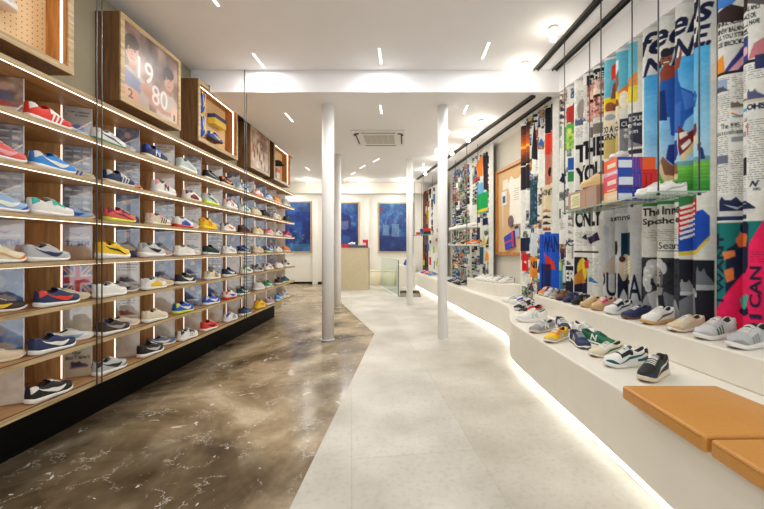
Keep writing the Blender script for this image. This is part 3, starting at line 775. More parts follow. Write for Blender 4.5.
# shoes of the shelving: (toe pixel in the photo, slot F front / B behind the next one, colours ...)
S='stripes'; K='tick'; N='letter'; P_='panel'; X_='cross'; LN='line'
ROWS=[
 [(70,'F','red','white',S,'white','white',None,'red trainer with three white stripes'),
  (91,'B','white','white',K,'ltblue','ltblue',None,'white and pale blue trainer'),
  (124,'F','white','green',LN,'navy','ltgrey',None,'white runner with green sole'),
  (166,'F','navy','cream',N,'paleblue','royal',None,'navy runner with pale letter'),
  (175,'B','beige','cream',None,'white',None,'tan','beige suede shoe'),
  (195,'F','mint','white',LN,'silver','ltgrey',None,'pale grey-green runner'),
  (218,'F','black','white',LN,'grey',None,None,'low black shoe with white sole'),
  (232,'F','black','white',K,'orange','orange',None,'black shoe with orange tick'),
  (247,'F','paleblue','white',K,'navy','ltblue',None,'pale blue and white shoe'),
  (262,'F','white','red',S,'red','red',None,'white shoe with red sole'),
  (272,'F','ltblue','white',K,'white','royal',None,'light blue shoe'),
  (280,'F','orange','white',K,'yellow',None,None,'orange shoe'),
  (289,'F','ltgrey','white',K,'grey',None,None,'light grey shoe')],
 [(25,'F','coral','white',K,'pink','red',None,'coral red runner with pink tick'),
  (74,'F','sky','white',K,'white','white',None,'bright blue runner with white tick'),
  (99,'B','beige','white',S,'royal','royal',None,'beige trainer with blue stripes'),
  (133,'F','navy','cream',S,'ltgrey','ltgrey',None,'navy trainer with grey stripes'),
  (145,'B','tan','white',None,'white','hotpink','red','tan shoe with red toe'),
  (174,'F','white','white',N,'black','pink','ltgrey','white runner with black letter'),
  (200,'F','white','cream',P_,'burg','burg',None,'white shoe with burgundy side'),
  (217,'F','mint','neon',LN,'black','pink',None,'mint shoe with neon sole'),
  (236,'F','white','white',N,'hotpink','red','royal','white shoe with pink letter'),
  (249,'F','white','white',K,'teal','teal',None,'white shoe with teal tick'),
  (260,'F','cream','cream',None,'white',None,None,'cream shoe'),
  (269,'F','black','black',None,'white',None,None,'all-black shoe'),
  (280,'F','white','cream',K,'tan',None,None,'white and tan shoe'),
  (290,'F','dkgreen','black',None,'white',None,None,'dark green shoe')],
 [(27,'F','ltblue','white',K,'white','ltblue','royal','light blue runner with royal toe'),
  (72,'F','white','white',None,'white','teal',None,'plain white runner with teal heel'),
  (97,'B','ltblue','cream',K,'royal','ltblue','tan','pale blue shoe with tan toe'),
  (134,'F','coral','neon',LN,'burg','burg',None,'coral runner with yellow sole'),
  (169,'F','cream','cream',S,'dkgreen','pink','pink','cream trainer with green stripes'),
  (192,'F','white','red',P_,'royal','white',None,'white shoe with royal heel panel'),
  (198,'B','ltgrey','white',K,'black',None,None,'light grey shoe with black tick'),
  (215,'F','yellow','yellow',N,'orange','orange','orange','yellow and orange shoe'),
  (234,'F','white','white',K,'orange','navy',None,'white shoe with orange tick'),
  (249,'F','dkbrown','burg',None,'white','burg',None,'dark brown shoe'),
  (262,'F','cream','white',K,'yellow','yellow',None,'cream shoe with yellow tick'),
  (273,'F','pink','white',S,'white','red',None,'pink shoe'),
  (281,'F','white','white',K,'navy','navy',None,'white shoe with navy tick'),
  (290,'F','hotpink','white',K,'black','black',None,'hot pink and black shoe')],
 [(24,'F','cream','white',LN,'tan','cream','orange','cream shoe with orange toe'),
  (68,'F','silver','white',K,'navy','silver','ltgrey','grey runner with navy tick'),
  (128,'F','yellow','white',LN,'black','yellow',None,'yellow runner with black line'),
  (163,'F','ltgrey','white',K,'black','grey','silver','grey shoe with black tick'),
  (173,'B','mauve','white',None,'white',None,None,'pale rose shoe'),
  (193,'F','white','white',None,'white','cream',None,'plain white shoe'),
  (200,'B','white','white',K,'silver',None,None,'white shoe with silver tick'),
  (218,'F','dkgreen','white',K,'black','black',None,'dark green shoe with black tick'),
  (235,'F','white','white',K,'silver','ltgrey',None,'white and silver shoe'),
  (249,'F','navy','white',K,'ltblue','royal',None,'navy shoe with pale tick'),
  (262,'F','cream','cream',LN,'pink',None,None,'cream shoe with pink line'),
  (272.5,'F','royal','neon',K,'white','yellow',None,'blue shoe with neon sole'),
  (281,'F','white','white',K,'ltgrey','dkbrown',None,'white shoe with brown heel'),
  (289,'F','orange','white',None,'white','cream',None,'orange suede shoe')],
 [(40,'B','dkbrown','white',K,'yellow',None,None,'dark brown shoe with yellow tick'),
  (78,'F','navy','white',K,'red','red',None,'navy runner with orange-red tick'),
  (99,'B','cream','cream',None,'white','forest',None,'cream shoe with green heel'),
  (125,'F','white','white',None,'white','white',None,'plain white low shoe'),
  (140,'B','grey','white',K,'black','black',None,'grey shoe with black tick'),
  (165,'F','white','white',P_,'yellow','ltgrey','yellow','white shoe with yellow front'),
  (175,'B','beige','white',None,'white','tan',None,'plain beige shoe'),
  (194,'F','black','white',K,'white',None,None,'black shoe with white tick'),
  (219,'F','cream','white',S,'black','grey',None,'cream trainer with black stripes'),
  (235,'F','navy','white',K,'white','black','silver','navy shoe with white tick'),
  (251,'F','white','white',K,'green','green',None,'white shoe with green tick'),
  (262,'F','grey','white',K,'black','black',None,'grey and black shoe'),
  (272,'F','white','white',K,'red','black',None,'white shoe with red tick'),
  (282,'F','white','white',None,'white',None,None,'all-white shoe'),
  (289,'F','ltgrey','white',K,'black','black',None,'light grey shoe with black heel')],
 [(33,'B','beige','cream',None,'white','cream',None,'plain beige shoe behind navy runner'),
  (74,'F','navy','white',K,'white','navy',None,'navy runner with white tick'),
  (97,'B','white','white',K,'ltblue','brown',None,'white shoe with pale blue tick'),
  (128,'F','dkbrown','white',K,'grey','black',None,'dark brown runner with grey tick'),
  (139,'B','beige','white',K,'ltblue','royal',None,'beige shoe with pale blue tick'),
  (166,'F','cream','white',None,'white','cream',None,'plain cream shoe'),
  (192,'F','royal','neon',K,'white','neon','sky','blue shoe with neon heel'),
  (218,'F','royal','white',K,'white','ltgrey',None,'royal blue shoe with white tick'),
  (235.5,'F','white','red',K,'royal','red',None,'white shoe with blue tick'),
  (248,'F','dkteal','white',K,'white','black',None,'dark teal shoe'),
  (263,'F','ltgrey','white',K,'white','ltgrey',None,'light grey runner'),
  (272,'F','green','white',K,'white',None,None,'green shoe'),
  (282,'F','black','white',K,'burg',None,None,'black shoe with red tick'),
  (288,'F','dkteal','neon',None,'white',None,'sky','teal and blue shoe')],
 [(71,'F','black','white',K,'white','white',None,'black runner with white tick'),
  (125,'F','silver','white',K,'black','black','black','grey and black runner'),
  (162,'F','black','white',K,'silver','black','ltgrey','black runner with silver tick'),
  (175,'B','blugrey','white',K,'white','blugrey',None,'blue-grey shoe'),
  (196,'F','white','white',S,'silver','navy',None,'white shoe with navy heel'),
  (216,'F','red','white',K,'black','red','red','red and black shoe'),
  (236,'F','white','white',S,'royal','royal',None,'white shoe with blue stripes'),
  (249.5,'F','navy','white',K,'sky','black','sky','navy and bright blue shoe'),
  (264,'F','yellow','yellow',K,'orange','orange',None,'yellow shoe'),
  (273,'F','grey','white',K,'pink','pink',None,'grey and pink shoe'),
  (282,'F','sky','white',K,'white','ltblue',None,'light blue shoe'),
  (288,'F','ltgrey','white',K,'grey','silver',None,'light grey and silver shoe')]]
ORD=['first','second','third','fourth','fifth','sixth','seventh','eighth','ninth','tenth','eleventh','twelfth','thirteenth','fourteenth','fifteenth','sixteenth']
RN=['top row','second row from top','third row from top','middle row','third row from bottom','second row from bottom','bottom row']
for r,row in enumerate(ROWS):
    z=ZS[6-r]+.0140
    prev=None; heels=[]
    fr=[s for s in row if s[1]=='F']; pos={}; last=-9
    for s in fr:
        yt=F*2.02/(405-s[0]); yh=max(yt-.252,last+.012); yt=yh+.252
        if s[0]>284: yt=min(yt,6.79); 
        pos[s[0]]=yt; last=yt
    # squeeze back the far end if it ran out of shelf
    lim=6.785
    for s in fr[::-1]:
        if pos[s[0]]>lim: pos[s[0]]=lim
        lim=pos[s[0]]-.262
    order=sorted(row,key=lambda q:q[0])
    for i,s in enumerate(order):
        xt,slot,up,so,mk,mc,ac,cap,desc=s
        shape='chunky' if (up in('ltgrey','yellow','mint') or (mk==N)) else 'slim'
        lab='%s, %s of shelving, %s from near end'%(desc,RN[r],ORD[i])
        g='sneakers on the left wall shelving'
        if slot=='F':
            yt=pos[xt]; e=sneaker((-2.029,yt-.126,z),PI/2-.04,lab,up,so,mk,mc,ac,cap,shape,g,eye=(ac if (xt<200 and ac and ac!=up and mk!=K) else None),lace='white' if up not in('cream','beige') else 'cream',scale=(.87,.95,1.0))
        else:
            nxt=[pos[q[0]]-.252 for q in fr if q[0]>xt]; yt=min(F*2.06/(405-xt),(nxt[0]-.012) if nxt else 99)
            kk=round((yt-2.527)/PITCH); tp=2.527+PITCH*kk
            if tp-.012<yt<tp+.2: yt=tp-.012
            a=math.radians(25); tx,ty=-2.052,yt
            e=sneaker((tx-.115*math.sin(a)-.012,ty-.118*math.cos(a),z),PI/2-a,lab,up,so,mk,mc,ac,cap,shape,g,scale=.84)

# ------------------------------------------------------------------ boxes above the shelving
XW=-2.6195
M_nled=emat('niche_led',(255,246,232),5)
def pegmat():
    if 'peg' in _mc: return _mc['peg']
    m,nt,b=newmat('peg_board'); N=nt.nodes.new; L=nt.links.new
    tc=N('ShaderNodeTexCoord'); sx=N('ShaderNodeSeparateXYZ'); L(tc.outputs['Object'],sx.inputs[0])
    def mth(op,a,v=None):
        n=N('ShaderNodeMath'); n.operation=op; L(a,n.inputs[0])
        if v is not None:
            if isinstance(v,(int,float)): n.inputs[1].default_value=v
            else: L(v,n.inputs[1])
        return n.outputs[0]
    def cell(a): return mth('POWER',mth('SUBTRACT',mth('FRACT',mth('DIVIDE',a,.036)),.5),2)
    d=mth('ADD',cell(sx.outputs[1]),cell(sx.outputs[2])); k=mth('LESS_THAN',d,.016)
    mx=N('ShaderNodeMix'); mx.data_type='RGBA'; L(k,mx.inputs[0]); mx.inputs[6].default_value=rgba((230,196,146)); mx.inputs[7].default_value=rgba((110,76,44))
    L(mx.outputs[2],b.inputs['Base Color']); b.inputs['Roughness'].default_value=.6
    _mc['peg']=m; return m
def wall_box(y0,y1,z0,z1,label,niche):
    e=empty('wall_display_box',(-2.5,(y0+y1)/2,z0),label,'display box','oak boxes above the shelving')
    xf=-2.40; t=.045
    b=MB(); b.box(XW,xf-.012,y0,y0+t,z0+t,z1-t); b.box(XW,xf-.012,y1-t,y1,z0+t,z1-t); b.box(XW,xf-.012,y0,y1,z0,z0+t); b.box(XW,xf-.012,y0,y1,z1-t,z1)
    b.build('carcass',M_side,e)
    b=MB(); b.box(xf-.012,xf,y0,y0+t,z0+t,z1-t); b.box(xf-.012,xf,y1-t,y1,z0+t,z1-t); b.box(xf-.012,xf,y0,y1,z0,z0+t); b.box(xf-.012,xf,y0,y1,z1-t,z1)
    b.build('front_frame',M_oaky,e)
    if niche:
        # amber lining with led channels and a drilled back board
        b=MB(); q=.004
        b.box(XW+.06,xf-.013,y0+t,y0+t+q,z0+t,z1-t); b.box(XW+.06,xf-.013,y1-t-q,y1-t,z0+t,z1-t); b.box(XW+.06,xf-.013,y0+t+q,y1-t-q,z0+t,z0+t+q); b.box(XW+.06,xf-.013,y0+t+q,y1-t-q,z1-t-q,z1-t)
        b.build('niche_lining',M_niche,e)
        xb=XW+.06
        b=MB(); b.box(xb-.01,xb,y0+t,y1-t,z0+t,z1-t); b.build('peg_board',pegmat(),e)
        b=MB(); xs=xf-.05
        b.box(xs,xs+.009,y1-t-q-.006,y1-t-q-.0005,z0+t+.01,z1-t-.01); b.build('led_strip',M_nled,e)
        b=MB(); b.box(xs,xs+.009,y0+t+q,y1-t-q-.008,z1-t-q-.006,z1-t-q-.0005); b.build('led_strip',M_nled,e)
    return e
ZB0,ZB1=H+1.243,H+1.995
wall_box(1.65,2.755,ZB0,ZB1,'oak box with lit pegboard niche nearest the camera, top left corner',True)
e1=wall_box(3.21,4.07,ZB0,ZB1,'oak box with a large portrait print of two men numbered 2 and 1',False)
wall_box(4.42,5.46,ZB0,ZB1-.03,'oak box with lit niche holding a blue and yellow pair',True)
e3=wall_box(5.92,6.74,ZB0,ZB1-.03,'smaller oak box with a brown crowd print, between the lit boxes',False)
wall_box(6.98,7.96,ZB0,ZB1-.03,'oak box with lit niche farthest along the left wall',True)
# portrait print: two generic men with numerals
def print_panel(e,y0,y1,z0,z1,cv,name='print'):
    return flat_print(name,cv,(-2.408,y0,z0),(0,1,0),(0,0,1),M_poster,e,.004)
W_=.77; Hh=.66
cv=Canvas(0,W_,0,Hh,150,130,(190,160,140))
cv.blotch(0,0,W_,Hh,[(58,44,40),(112,88,78),(176,146,130),(196,172,158)],34)
def man(cx,cy,s,hair,shirt):
    cv.poly([(cx-.17*s,0),(cx-.15*s,cy-.17*s),(cx-.05*s,cy-.12*s),(cx+.05*s,cy-.12*s),(cx+.16*s,cy-.18*s),(cx+.18*s,0)],shirt)
    cv.poly([(cx-.035*s,cy-.13*s),(cx-.035*s,cy-.06*s),(cx+.035*s,cy-.06*s),(cx+.035*s,cy-.13*s)],(176,124,102))
    cv.ell(cx,cy,.066*s,.092*s,(208,158,134)); cv.ell(cx,cy+.065*s,.07*s,.05*s,hair); cv.ell(cx-.06*s,cy+.03*s,.018*s,.05*s,hair)
    for q in(-1,1):
        cv.ell(cx+q*.026*s,cy+.01*s,.012*s,.006*s,(50,36,32)); cv.rect(cx+q*.026*s-.015*s,cy+.024*s,cx+q*.026*s+.015*s,cy+.03*s,(60,40,34))
    cv.poly([(cx-.006*s,cy+.005*s),(cx+.014*s,cy-.03*s),(cx-.01*s,cy-.03*s)],(186,130,106)); cv.rect(cx-.02*s,cy-.056*s,cx+.022*s,cy-.048*s,(150,80,76))
man(.10,.44,1.25,(46,34,30),(186,172,164)); man(.62,.40,1.15,(40,30,28),(200,190,182))
cv.poly([(0,.12),(.2,.1),(.24,.2),(0,.27)],(120,132,168)); cv.poly([(.18,.16),(.26,.24),(.56,.07),(.66,.09),(.66,.04),(.5,.03)],(196,144,120))
cv.poly([(0,0),(0,.12),(.17,.11),(.19,0)],(226,168,136)); cv.poly([(.66,0),(.66,.16),(.77,.17),(.77,0)],(228,184,156))
cv.textbox('2',.05,.02,.11,.10,(50,40,40),bold=.02); cv.textbox('1',.695,.02,.725,.085,(50,40,40),bold=.01)
cv.blotch(0,0,W_,Hh,[(90,68,60),(156,126,112),(186,160,146)],30,.22); cv.textbox('19',.17,.24,.38,.44,(244,244,242),al=.7,bold=.01); cv.textbox('80',.36,.08,.60,.27,(244,244,242),al=.7,bold=.01)
print_panel(e1,3.255,4.02,ZB0+.046,ZB1-.046,cv)
W_=.728
cv=Canvas(0,W_,0,.63,80,70,(150,120,100)); cv.blotch(0,0,W_,.63,[(70,50,44),(140,104,84),(200,170,150),(226,206,196)],14)
for k in range(14):
    x=random.uniform(.04,.68); y=random.uniform(.08,.4); c=random.choice([(226,206,180),(90,60,50),(180,60,50),(230,220,200),(60,50,60)])
    cv.poly([(x-.03,y-.12),(x-.02,y),(x+.02,y),(x+.03,y-.12)],c); cv.ell(x,y+.025,.018,.024,(206,166,140))
cv.ell(.3,.36,.05,.07,(250,246,236),al=.7)
print_panel(e3,5.966,6.694,ZB0+.046,ZB1-.076,cv)
# things in the niches
XN=XW+.06
gN='sneakers in the lit wall boxes'
sneaker((XN+.055,2.30,ZB0+.265),PI/2,'grey and white sneaker against the pegboard of the nearest wall box','ltgrey','white',K,'grey','silver','white','chunky',gN,.95,tilt=.15)
def peg(x0,x1,y,z,par=None):
    b=MB(); b.tube([(x0,y,z),(x1,y,z)],.004,6); o=b.build('peg',M_rod); tag(o,None); return o
def shoebox(x0,x1,y0,y1,z0,z1,label,cbody,clid,group=None,lab=None,name='shoe_box'):
    e=empty(name,((x0+x1)/2,(y0+y1)/2,z0),label,'box',group)
    zl=z0+(z1-z0)*.62
    b=MB(); b.box(x0+.004,x1-.004,y0+.004,y1-.004,z0,zl+.01); b.build('body',mat('box_%s'%str(cbody),cbody,.55,var=.02),e,bevel=.002)
    b=MB(); b.box(x0,x1,y0,y1,zl,z1); b.build('lid',mat('box_%s'%str(clid),clid,.55,var=.02),e,bevel=.002)
    return e
sneaker((XN+.055,4.70,ZB0+.52),-PI/2,'upper blue and yellow sneaker pinned up in the second lit box','royal','yellow',K,'yellow','yellow','royal','slim',gN,.95,lace='yellow',tilt=PI/2-.2)
sneaker((XN+.055,4.70,ZB0+.24),-PI/2,'middle blue sneaker showing its side, left in the second lit box','royal','cream',K,'yellow','yellow','sky','slim',gN,.95,lace='yellow',tilt=PI/2-.1)
sneaker((XN+.060,5.0,ZB0+.14),PI/2,'lower blue and yellow sneaker standing in the second lit box','royal','dkbrown',K,'yellow','yellow','royal','slim',gN,1.1,lace='yellow')
shoebox(XN+.001,XN+.10,4.92,5.24,ZB0+.36,ZB0+.49,'navy and yellow shoe box fixed up in the second lit wall box',(232,200,70),(52,56,104))
b=MB(); b.box(XN+.001,XN+.004,4.60,4.76,ZB0+.06,ZB0+.24); tag(b.build('leaflet',mat('leaflet',(226,214,150),.7)),'pale yellow leaflet on the pegboard of the second lit box','leaflet')
# cap and boxes in the farthest niche
b=MB(); b.lathe([(.085,0),(.086,.03),(.078,.07),(.05,.095),(.012,.105)],0,0,20); cap=b.build('flat_cap',mat('cap_black',(34,34,36),.8),None,True)
cap.location=(XN+.09,7.38,ZB0+.34); tag(cap,'black cap on the pegboard of the farthest wall box','cap')
b=MB(); b.prism([(.05,-.07),(.12,-.055),(.135,0),(.12,.055),(.05,.07)],0,.008); o=b.build('brim',mat('cap_black',(34,34,36)),cap); o.matrix_parent_inverse=Matrix.Identity(4)
shoebox(XN+.001,XN+.09,7.14,7.30,ZB0+.09,ZB0+.30,'red box standing in the farthest lit wall box',(206,48,40),(206,48,40),'boxes in the farthest wall box')
shoebox(XN+.001,XN+.09,7.33,7.50,ZB0+.09,ZB0+.28,'white box with red stripe beside the red box, farthest wall box',(232,228,222),(226,90,70),'boxes in the farthest wall box')
# ------------------------------------------------------------------ long bench on the right
def smooth_path(pts,n=10):
    """Catmull-Rom through plan points"""
    P=[pts[0]]+list(pts)+[pts[-1]]; out=[]
    for i in range(1,len(P)-2):
        p0,p1,p2,p3=[np.array(P[k],float) for k in(i-1,i,i+1,i+2)]
        for k in range(n):
            t=k/n; out.append(tuple(.5*((2*p1)+(-p0+p2)*t+(2*p0-5*p1+4*p2-p3)*t*t+(-p0+3*p1-3*p2+p3)*t**3)))
    out.append(tuple(pts[-1])); return out
ZBN=.47; ZST=.66
TOE=smooth_path([(1.20,.3),(1.19,1.2),(1.175,2.1),(1.125,3.2),(1.105,3.85),(1.145,4.15),(1.265,4.6),(1.335,4.95),(1.34,5.25),(1.27,5.8),(1.125,6.6),(.985,7.6),(.80,8.6),(.60,9.9),(.30,11.6)])
back=[(2.6-.15*y+.155,y) for y in (9.6,6,3,.3)]
outline=TOE+[(.50,12.0)]+[(WP[1][0]-.005,9.6)]+back[1:]
def offs(path,d):
    out=[]
    for i,p in enumerate(path):
        a=np.array(path[max(i-1,0)]); b=np.array(path[min(i+1,len(path)-1)]); t=b-a; t/=np.linalg.norm(t); out.append((p[0]+t[1]*d,p[1]-t[0]*d))
    return out
bench=empty('long_bench',(1.6,4.0,0),'long cream bench that snakes along the right wall, lit underneath','bench')
b=MB(); b.prism(outline,.085,ZBN); b.build('bench_body',M_bench,bench,bevel=.012)
b=MB(); b.prism(offs(TOE,.05)+outline[len(TOE):],T+.0005,.0848); b.build('recessed_base',M_white,bench)
ins=offs(TOE,.030); ins2=offs(TOE,.046)
b=MB()
b.prism(ins+ins2[::-1],.030,.078); b.build('led_strip',emat('bench_led',(255,253,249),2.6),bench)
# upper display steps
stp=empty('display_step',(2.0,3.0,ZBN),'long cream step on the bench under the near curtains, lined with shoes','step')
b=MB(); b.prism([(1.93,.6),(1.87,2.0),(1.72,3.5),(1.605,4.70),(1.625,4.76),(2.6-.15*4.76+.15,4.76),(2.6-.15*.6+.15,.6)],ZBN+.0005,ZST); b.build('step_body',M_bench,stp,bevel=.008)
st2=empty('display_step',(1.5,6.5,ZBN),'short cream step on the bench below the framed corkboard','step')
fr_=smooth_path([(1.86,5.90),(1.60,5.96),(1.43,6.12),(1.28,6.6),(1.19,7.15),(1.20,7.35)],6)
b=MB(); b.prism(fr_+[(2.6-.15*7.35+.15,7.35),(2.6-.15*5.9+.15,5.9)],ZBN+.0005,ZST); b.build('step_body',M_bench,st2,bevel=.008)
# leather cushions
M_lea=mat('tan_leather',(206,144,66),.42,var=.05,scale=90,bump=.08)
def cushion(pts,label):
    cx=sum(p[0] for p in pts)/4; cy=sum(p[1] for p in pts)/4
    e=empty('seat_cushion',(cx,cy,ZBN),label,'cushion','tan leather cushions on the bench')
    b=MB(); b.prism(pts,ZBN+.001,ZBN+.070); b.build('pad',M_lea,e,True,bevel=.014,seg=4)
    b=MB()
    q=[(p[0]+(cx-p[0])*.004,p[1]+(cy-p[1])*.004) for p in pts]
    for z in (ZBN+.056,):
        for i in range(4): 
            p0,p1=q[i],q[(i+1)%4]; d=Vector((p1[0]-p0[0],p1[1]-p0[1])).normalized()*.012
            b.tube([(p0[0]+d.x,p0[1]+d.y,z),(p1[0]-d.x,p1[1]-d.y,z)],.0028,5)
    b.build('piping',mat('tan_leather_seam',(176,116,48),.5),e,True)
cushion([(1.115,1.955),(1.60,1.955),(1.640,1.725),(1.635,1.435),(1.13,1.43)][:2]+[(1.645,1.44),(1.125,1.43)],'tan leather cushion on the bench, the farther one beside the black shoe')
cushion([(1.13,1.41),(1.65,1.42),(1.69,.88),(1.14,.88)],'tan leather cushion on the bench, the nearer one cut by the frame')

# ------------------------------------------------------------------ shoes on the right
def rshoe(tx,ty,z,ang,label,up,so='white',mk=None,mc='white',acc=None,cap=None,shape='slim',group='sneakers along the bench',scale=1.03,**k):
    if group=='sneakers on the bench top': k.setdefault('eye',acc if acc!=up else cap); k.setdefault('ctr',cap)
    """toe tip at (tx,ty); ang = heading of the toe"""
    L=.145*scale; return sneaker((tx-math.cos(ang)*L,ty-math.sin(ang)*L,z+.0012),ang,label,up,so,mk,mc,acc,cap,shape,group,scale,**k)
D=math.radians
gb='sneakers on the bench top'
rshoe(1.365,2.185,ZBN,D(180+36),'black trainer with cream sole on bench beside tan cushion','black','cream',LN,'ltgrey','dkgreen','navy','chunky',gb,lace='white',tongue='grey',out='cream')
rshoe(1.30,2.475,ZBN,D(188),'white trainer with teal toe next to the black trainer','white','white',LN,'dkteal','black','dkteal','chunky',gb,tongue='dkteal',out='black')
rshoe(1.315,2.70,ZBN,D(196),'cream trainer with green panels behind the teal-toed trainer','cream','white',LN,'forest','white','cream','slim',gb,tongue='green',scale=.98,out='gum')
rshoe(1.62,2.92,ZBN,D(-66),'green suede trainer with white letter, toe to the right','forest','white',N,'white','forest',None,'slim',gb,tongue='silver',lace='forest',out='black')
rshoe(1.665,3.26,ZBN,D(-72),'white trainer with grey collar behind the green trainer','white','white',N,'silver','silver',None,'slim',gb)
rshoe(1.375,2.87,ZBN,D(-95),'navy trainer pointing at the camera between yellow and green ones','navy','white',N,'ltgrey','navy','navy','slim',gb,tongue='navy',lace='silver',out='black')
rshoe(1.145,3.08,ZBN,D(218),'yellow and tan trainer with grey toe and gum sole','yellow','white',N,'cream','orange','silver','slim',gb,tongue='orange',out='gum')
rshoe(1.475,3.46,ZBN,D(262),'navy and white trainer mostly hidden behind the yellow one','navy','white',N,'white','ltgrey',None,'slim',gb)
rshoe(1.135,3.44,ZBN,D(208),'grey suede trainer with white letter, left of the yellow one','grey','cream',N,'white','ltgrey','silver','slim',gb,tongue='grey',out='gum')
rshoe(1.165,3.97,ZBN,D(182),'big all-white trainer at the bend of the bench','white','white',N,'ltgrey','white','white','chunky',gb,scale=1.1)
rshoe(1.255,4.20,ZBN,D(184),'beige and navy trainer behind the big white one','beige','cream',LN,'navy','navy',None,'slim',gb)
rshoe(1.325,4.42,ZBN,D(196),'black trainer with orange-red heel third behind the big white one','black','white',LN,'red','red','ltgrey','slim',gb)
rshoe(1.345,4.66,ZBN,D(215),'black and white trainer left behind the orange-heeled one','black','white',N,'white','ltgrey','silver','slim',gb)
rshoe(1.385,5.40,ZBN,D(184),'white runner with silver side, farther one at the bench curve','white','white',LN,'silver','ltgrey',None,'slim',gb)
rshoe(1.43,5.20,ZBN,D(184),'white runner with red side mark at the bench curve','white','white',LN,'red','royal',None,'slim',gb)
rshoe(1.46,4.97,ZBN,D(186),'white and navy runner nearest the curtain end at the curve','white','white',LN,'navy','black',None,'slim',gb)
gs='sneakers lined up on the long step'
ZT=ZST
TS=[(1.855,2.20,'silver','white',S,'grey','ltgrey','grey','chunky','grey runner with grey stripes at the near end of the step',{'tongue':'black','out':'black'}),
 (1.865,2.42,'ltgrey','white',S,'forest','ltgrey','silver','chunky','pale grey runner with green stripes, second along the step',{'tongue':'mauve','out':'black'}),
 (1.845,2.63,'beige','white',LN,'cream','cream','sand','slim','cream suede runner, third along the step',{'tongue':'mauve','out':'gum'}),
 (1.825,2.88,'white','tan',LN,'brown','white',None,'chunky','white runner with brown midsole band, fourth along the step',{'out':'gum'}),
 (1.835,3.10,'navy','brown',LN,'navy','navy',None,'slim','navy suede shoe with brown sole, fifth along the step',{}),
 (1.83,3.33,'white','white',LN,'navy','black','white','chunky','white and navy runner, sixth along the step',{}),
 (1.825,3.53,'sand','tan',LN,'pink','hotpink','mauve','chunky','tan trainer with magenta heel, seventh along the step',{'tongue':'burg'}),
 (1.79,3.70,'sand','sand',N,'tan','sand','sand','slim','sandy tan trainer, eighth along the step',{}),
 (1.77,3.90,'black','black',N,'ltgrey','black','black','slim','black trainer with grey letter, ninth along the step',{'lace':'black'}),
 (1.765,4.05,'navy','navy',N,'blugrey','navy',None,'slim','dark navy trainer, tenth along the step',{'lace':'navy'}),
 (1.745,4.18,'brown','dkbrown',N,'tan','brown',None,'slim','brown trainer, eleventh along the step',{'lace':'brown'}),
 (1.735,4.30,'grey','cream',N,'dkbrown','brown',None,'slim','grey-brown trainer, twelfth along the step',{'lace':'grey'}),
 (1.72,4.42,'grey','white',N,'white','forest',None,'slim','grey and green trainer, thirteenth along the step',{}),
 (1.71,4.54,'silver','white',N,'grey','grey','ltgrey','slim','light grey trainer, fourteenth along the step',{}),
 (1.70,4.66,'orange','cream',N,'ltgrey','navy','sand','slim','tan and orange trainer at the far end of the step',{})]
YT=[2.20,2.42,2.64,2.89,3.11,3.33,3.53,3.71,3.87,4.02,4.17,4.32,4.46,4.60]
TS=[t for t in TS if not t[9].startswith('grey and green')]
def edge(y): return float(np.interp(y,[2.0,3.5,4.7],[1.87,1.72,1.605]))
for (x,y,u,so,mk,mc,ac,cp,shp,lab,kw),yy in zip(TS,YT):
    lab=lab.replace('fourteenth','thirteenth')
    a_=D(float(np.interp(yy,[2.2,3.4,3.8,4.1],[196,200,208,226])))
    rshoe(edge(yy)+(.03 if yy<3 else .022),yy,ZT,a_,lab,u,so,mk,mc,ac,cp,shp,gs,scale=float(np.interp(yy,[2.4,3.2,3.9],[1.1,1.02,.95])),eye=(ac if ac!=u else cp),ctr=cp,**kw)
for i,(x,y) in enumerate(((1.25,6.78),(1.29,6.62),(1.345,6.46),(1.42,6.32),(1.53,6.18))):
    rshoe(x,y,ZST,D(205),('white runner at the far end of the short step','off-white tan-lined runner, second from far end of short step','white runner, middle of the five on the short step','white and grey runner, fourth from far end of short step','white runner with silver side at the near end of short step')[i],
          'white','white',LN,('silver','tan','ltgrey','blugrey','silver')[i],None,None,'slim','sneakers on the short step')
# far bench shoes
for i,(x,y,c,l) in enumerate(((.98,7.62,'black','black shoe on the far bench, nearest of the dark row'),(.955,7.80,'black','black shoe on the far bench, second of the dark row'),(.93,7.98,'grey','dark grey shoe on the far bench, third of the dark row'),(.90,8.16,'black','black shoe on the far bench, fourth of the dark row'),(.88,8.34,'navy','navy shoe on the far bench, farthest of the dark row'))):
    rshoe(x+.03,y,ZBN,D(195),l,c,'white',K,'silver',None,None,'slim','dark sneakers on the far bench')
for i,(x,y,c,l) in enumerate(((.60,10.15,'sky','blue shoe on the farthest bench end, nearest of the bright row'),(.56,10.40,'red','red shoe on the farthest bench end, second of the bright row'),(.51,10.65,'orange','orange shoe on the farthest bench end, third of the bright row'),(.46,10.90,'royal','royal blue shoe on the farthest bench end, fourth of the bright row'),(.45,11.10,'coral','coral shoe on the farthest bench end, last of the bright row'))):
    rshoe(x+.005,y,ZBN,D(225),l,c,'white',K,'white',None,None,'slim','bright sneakers at the far bench end')

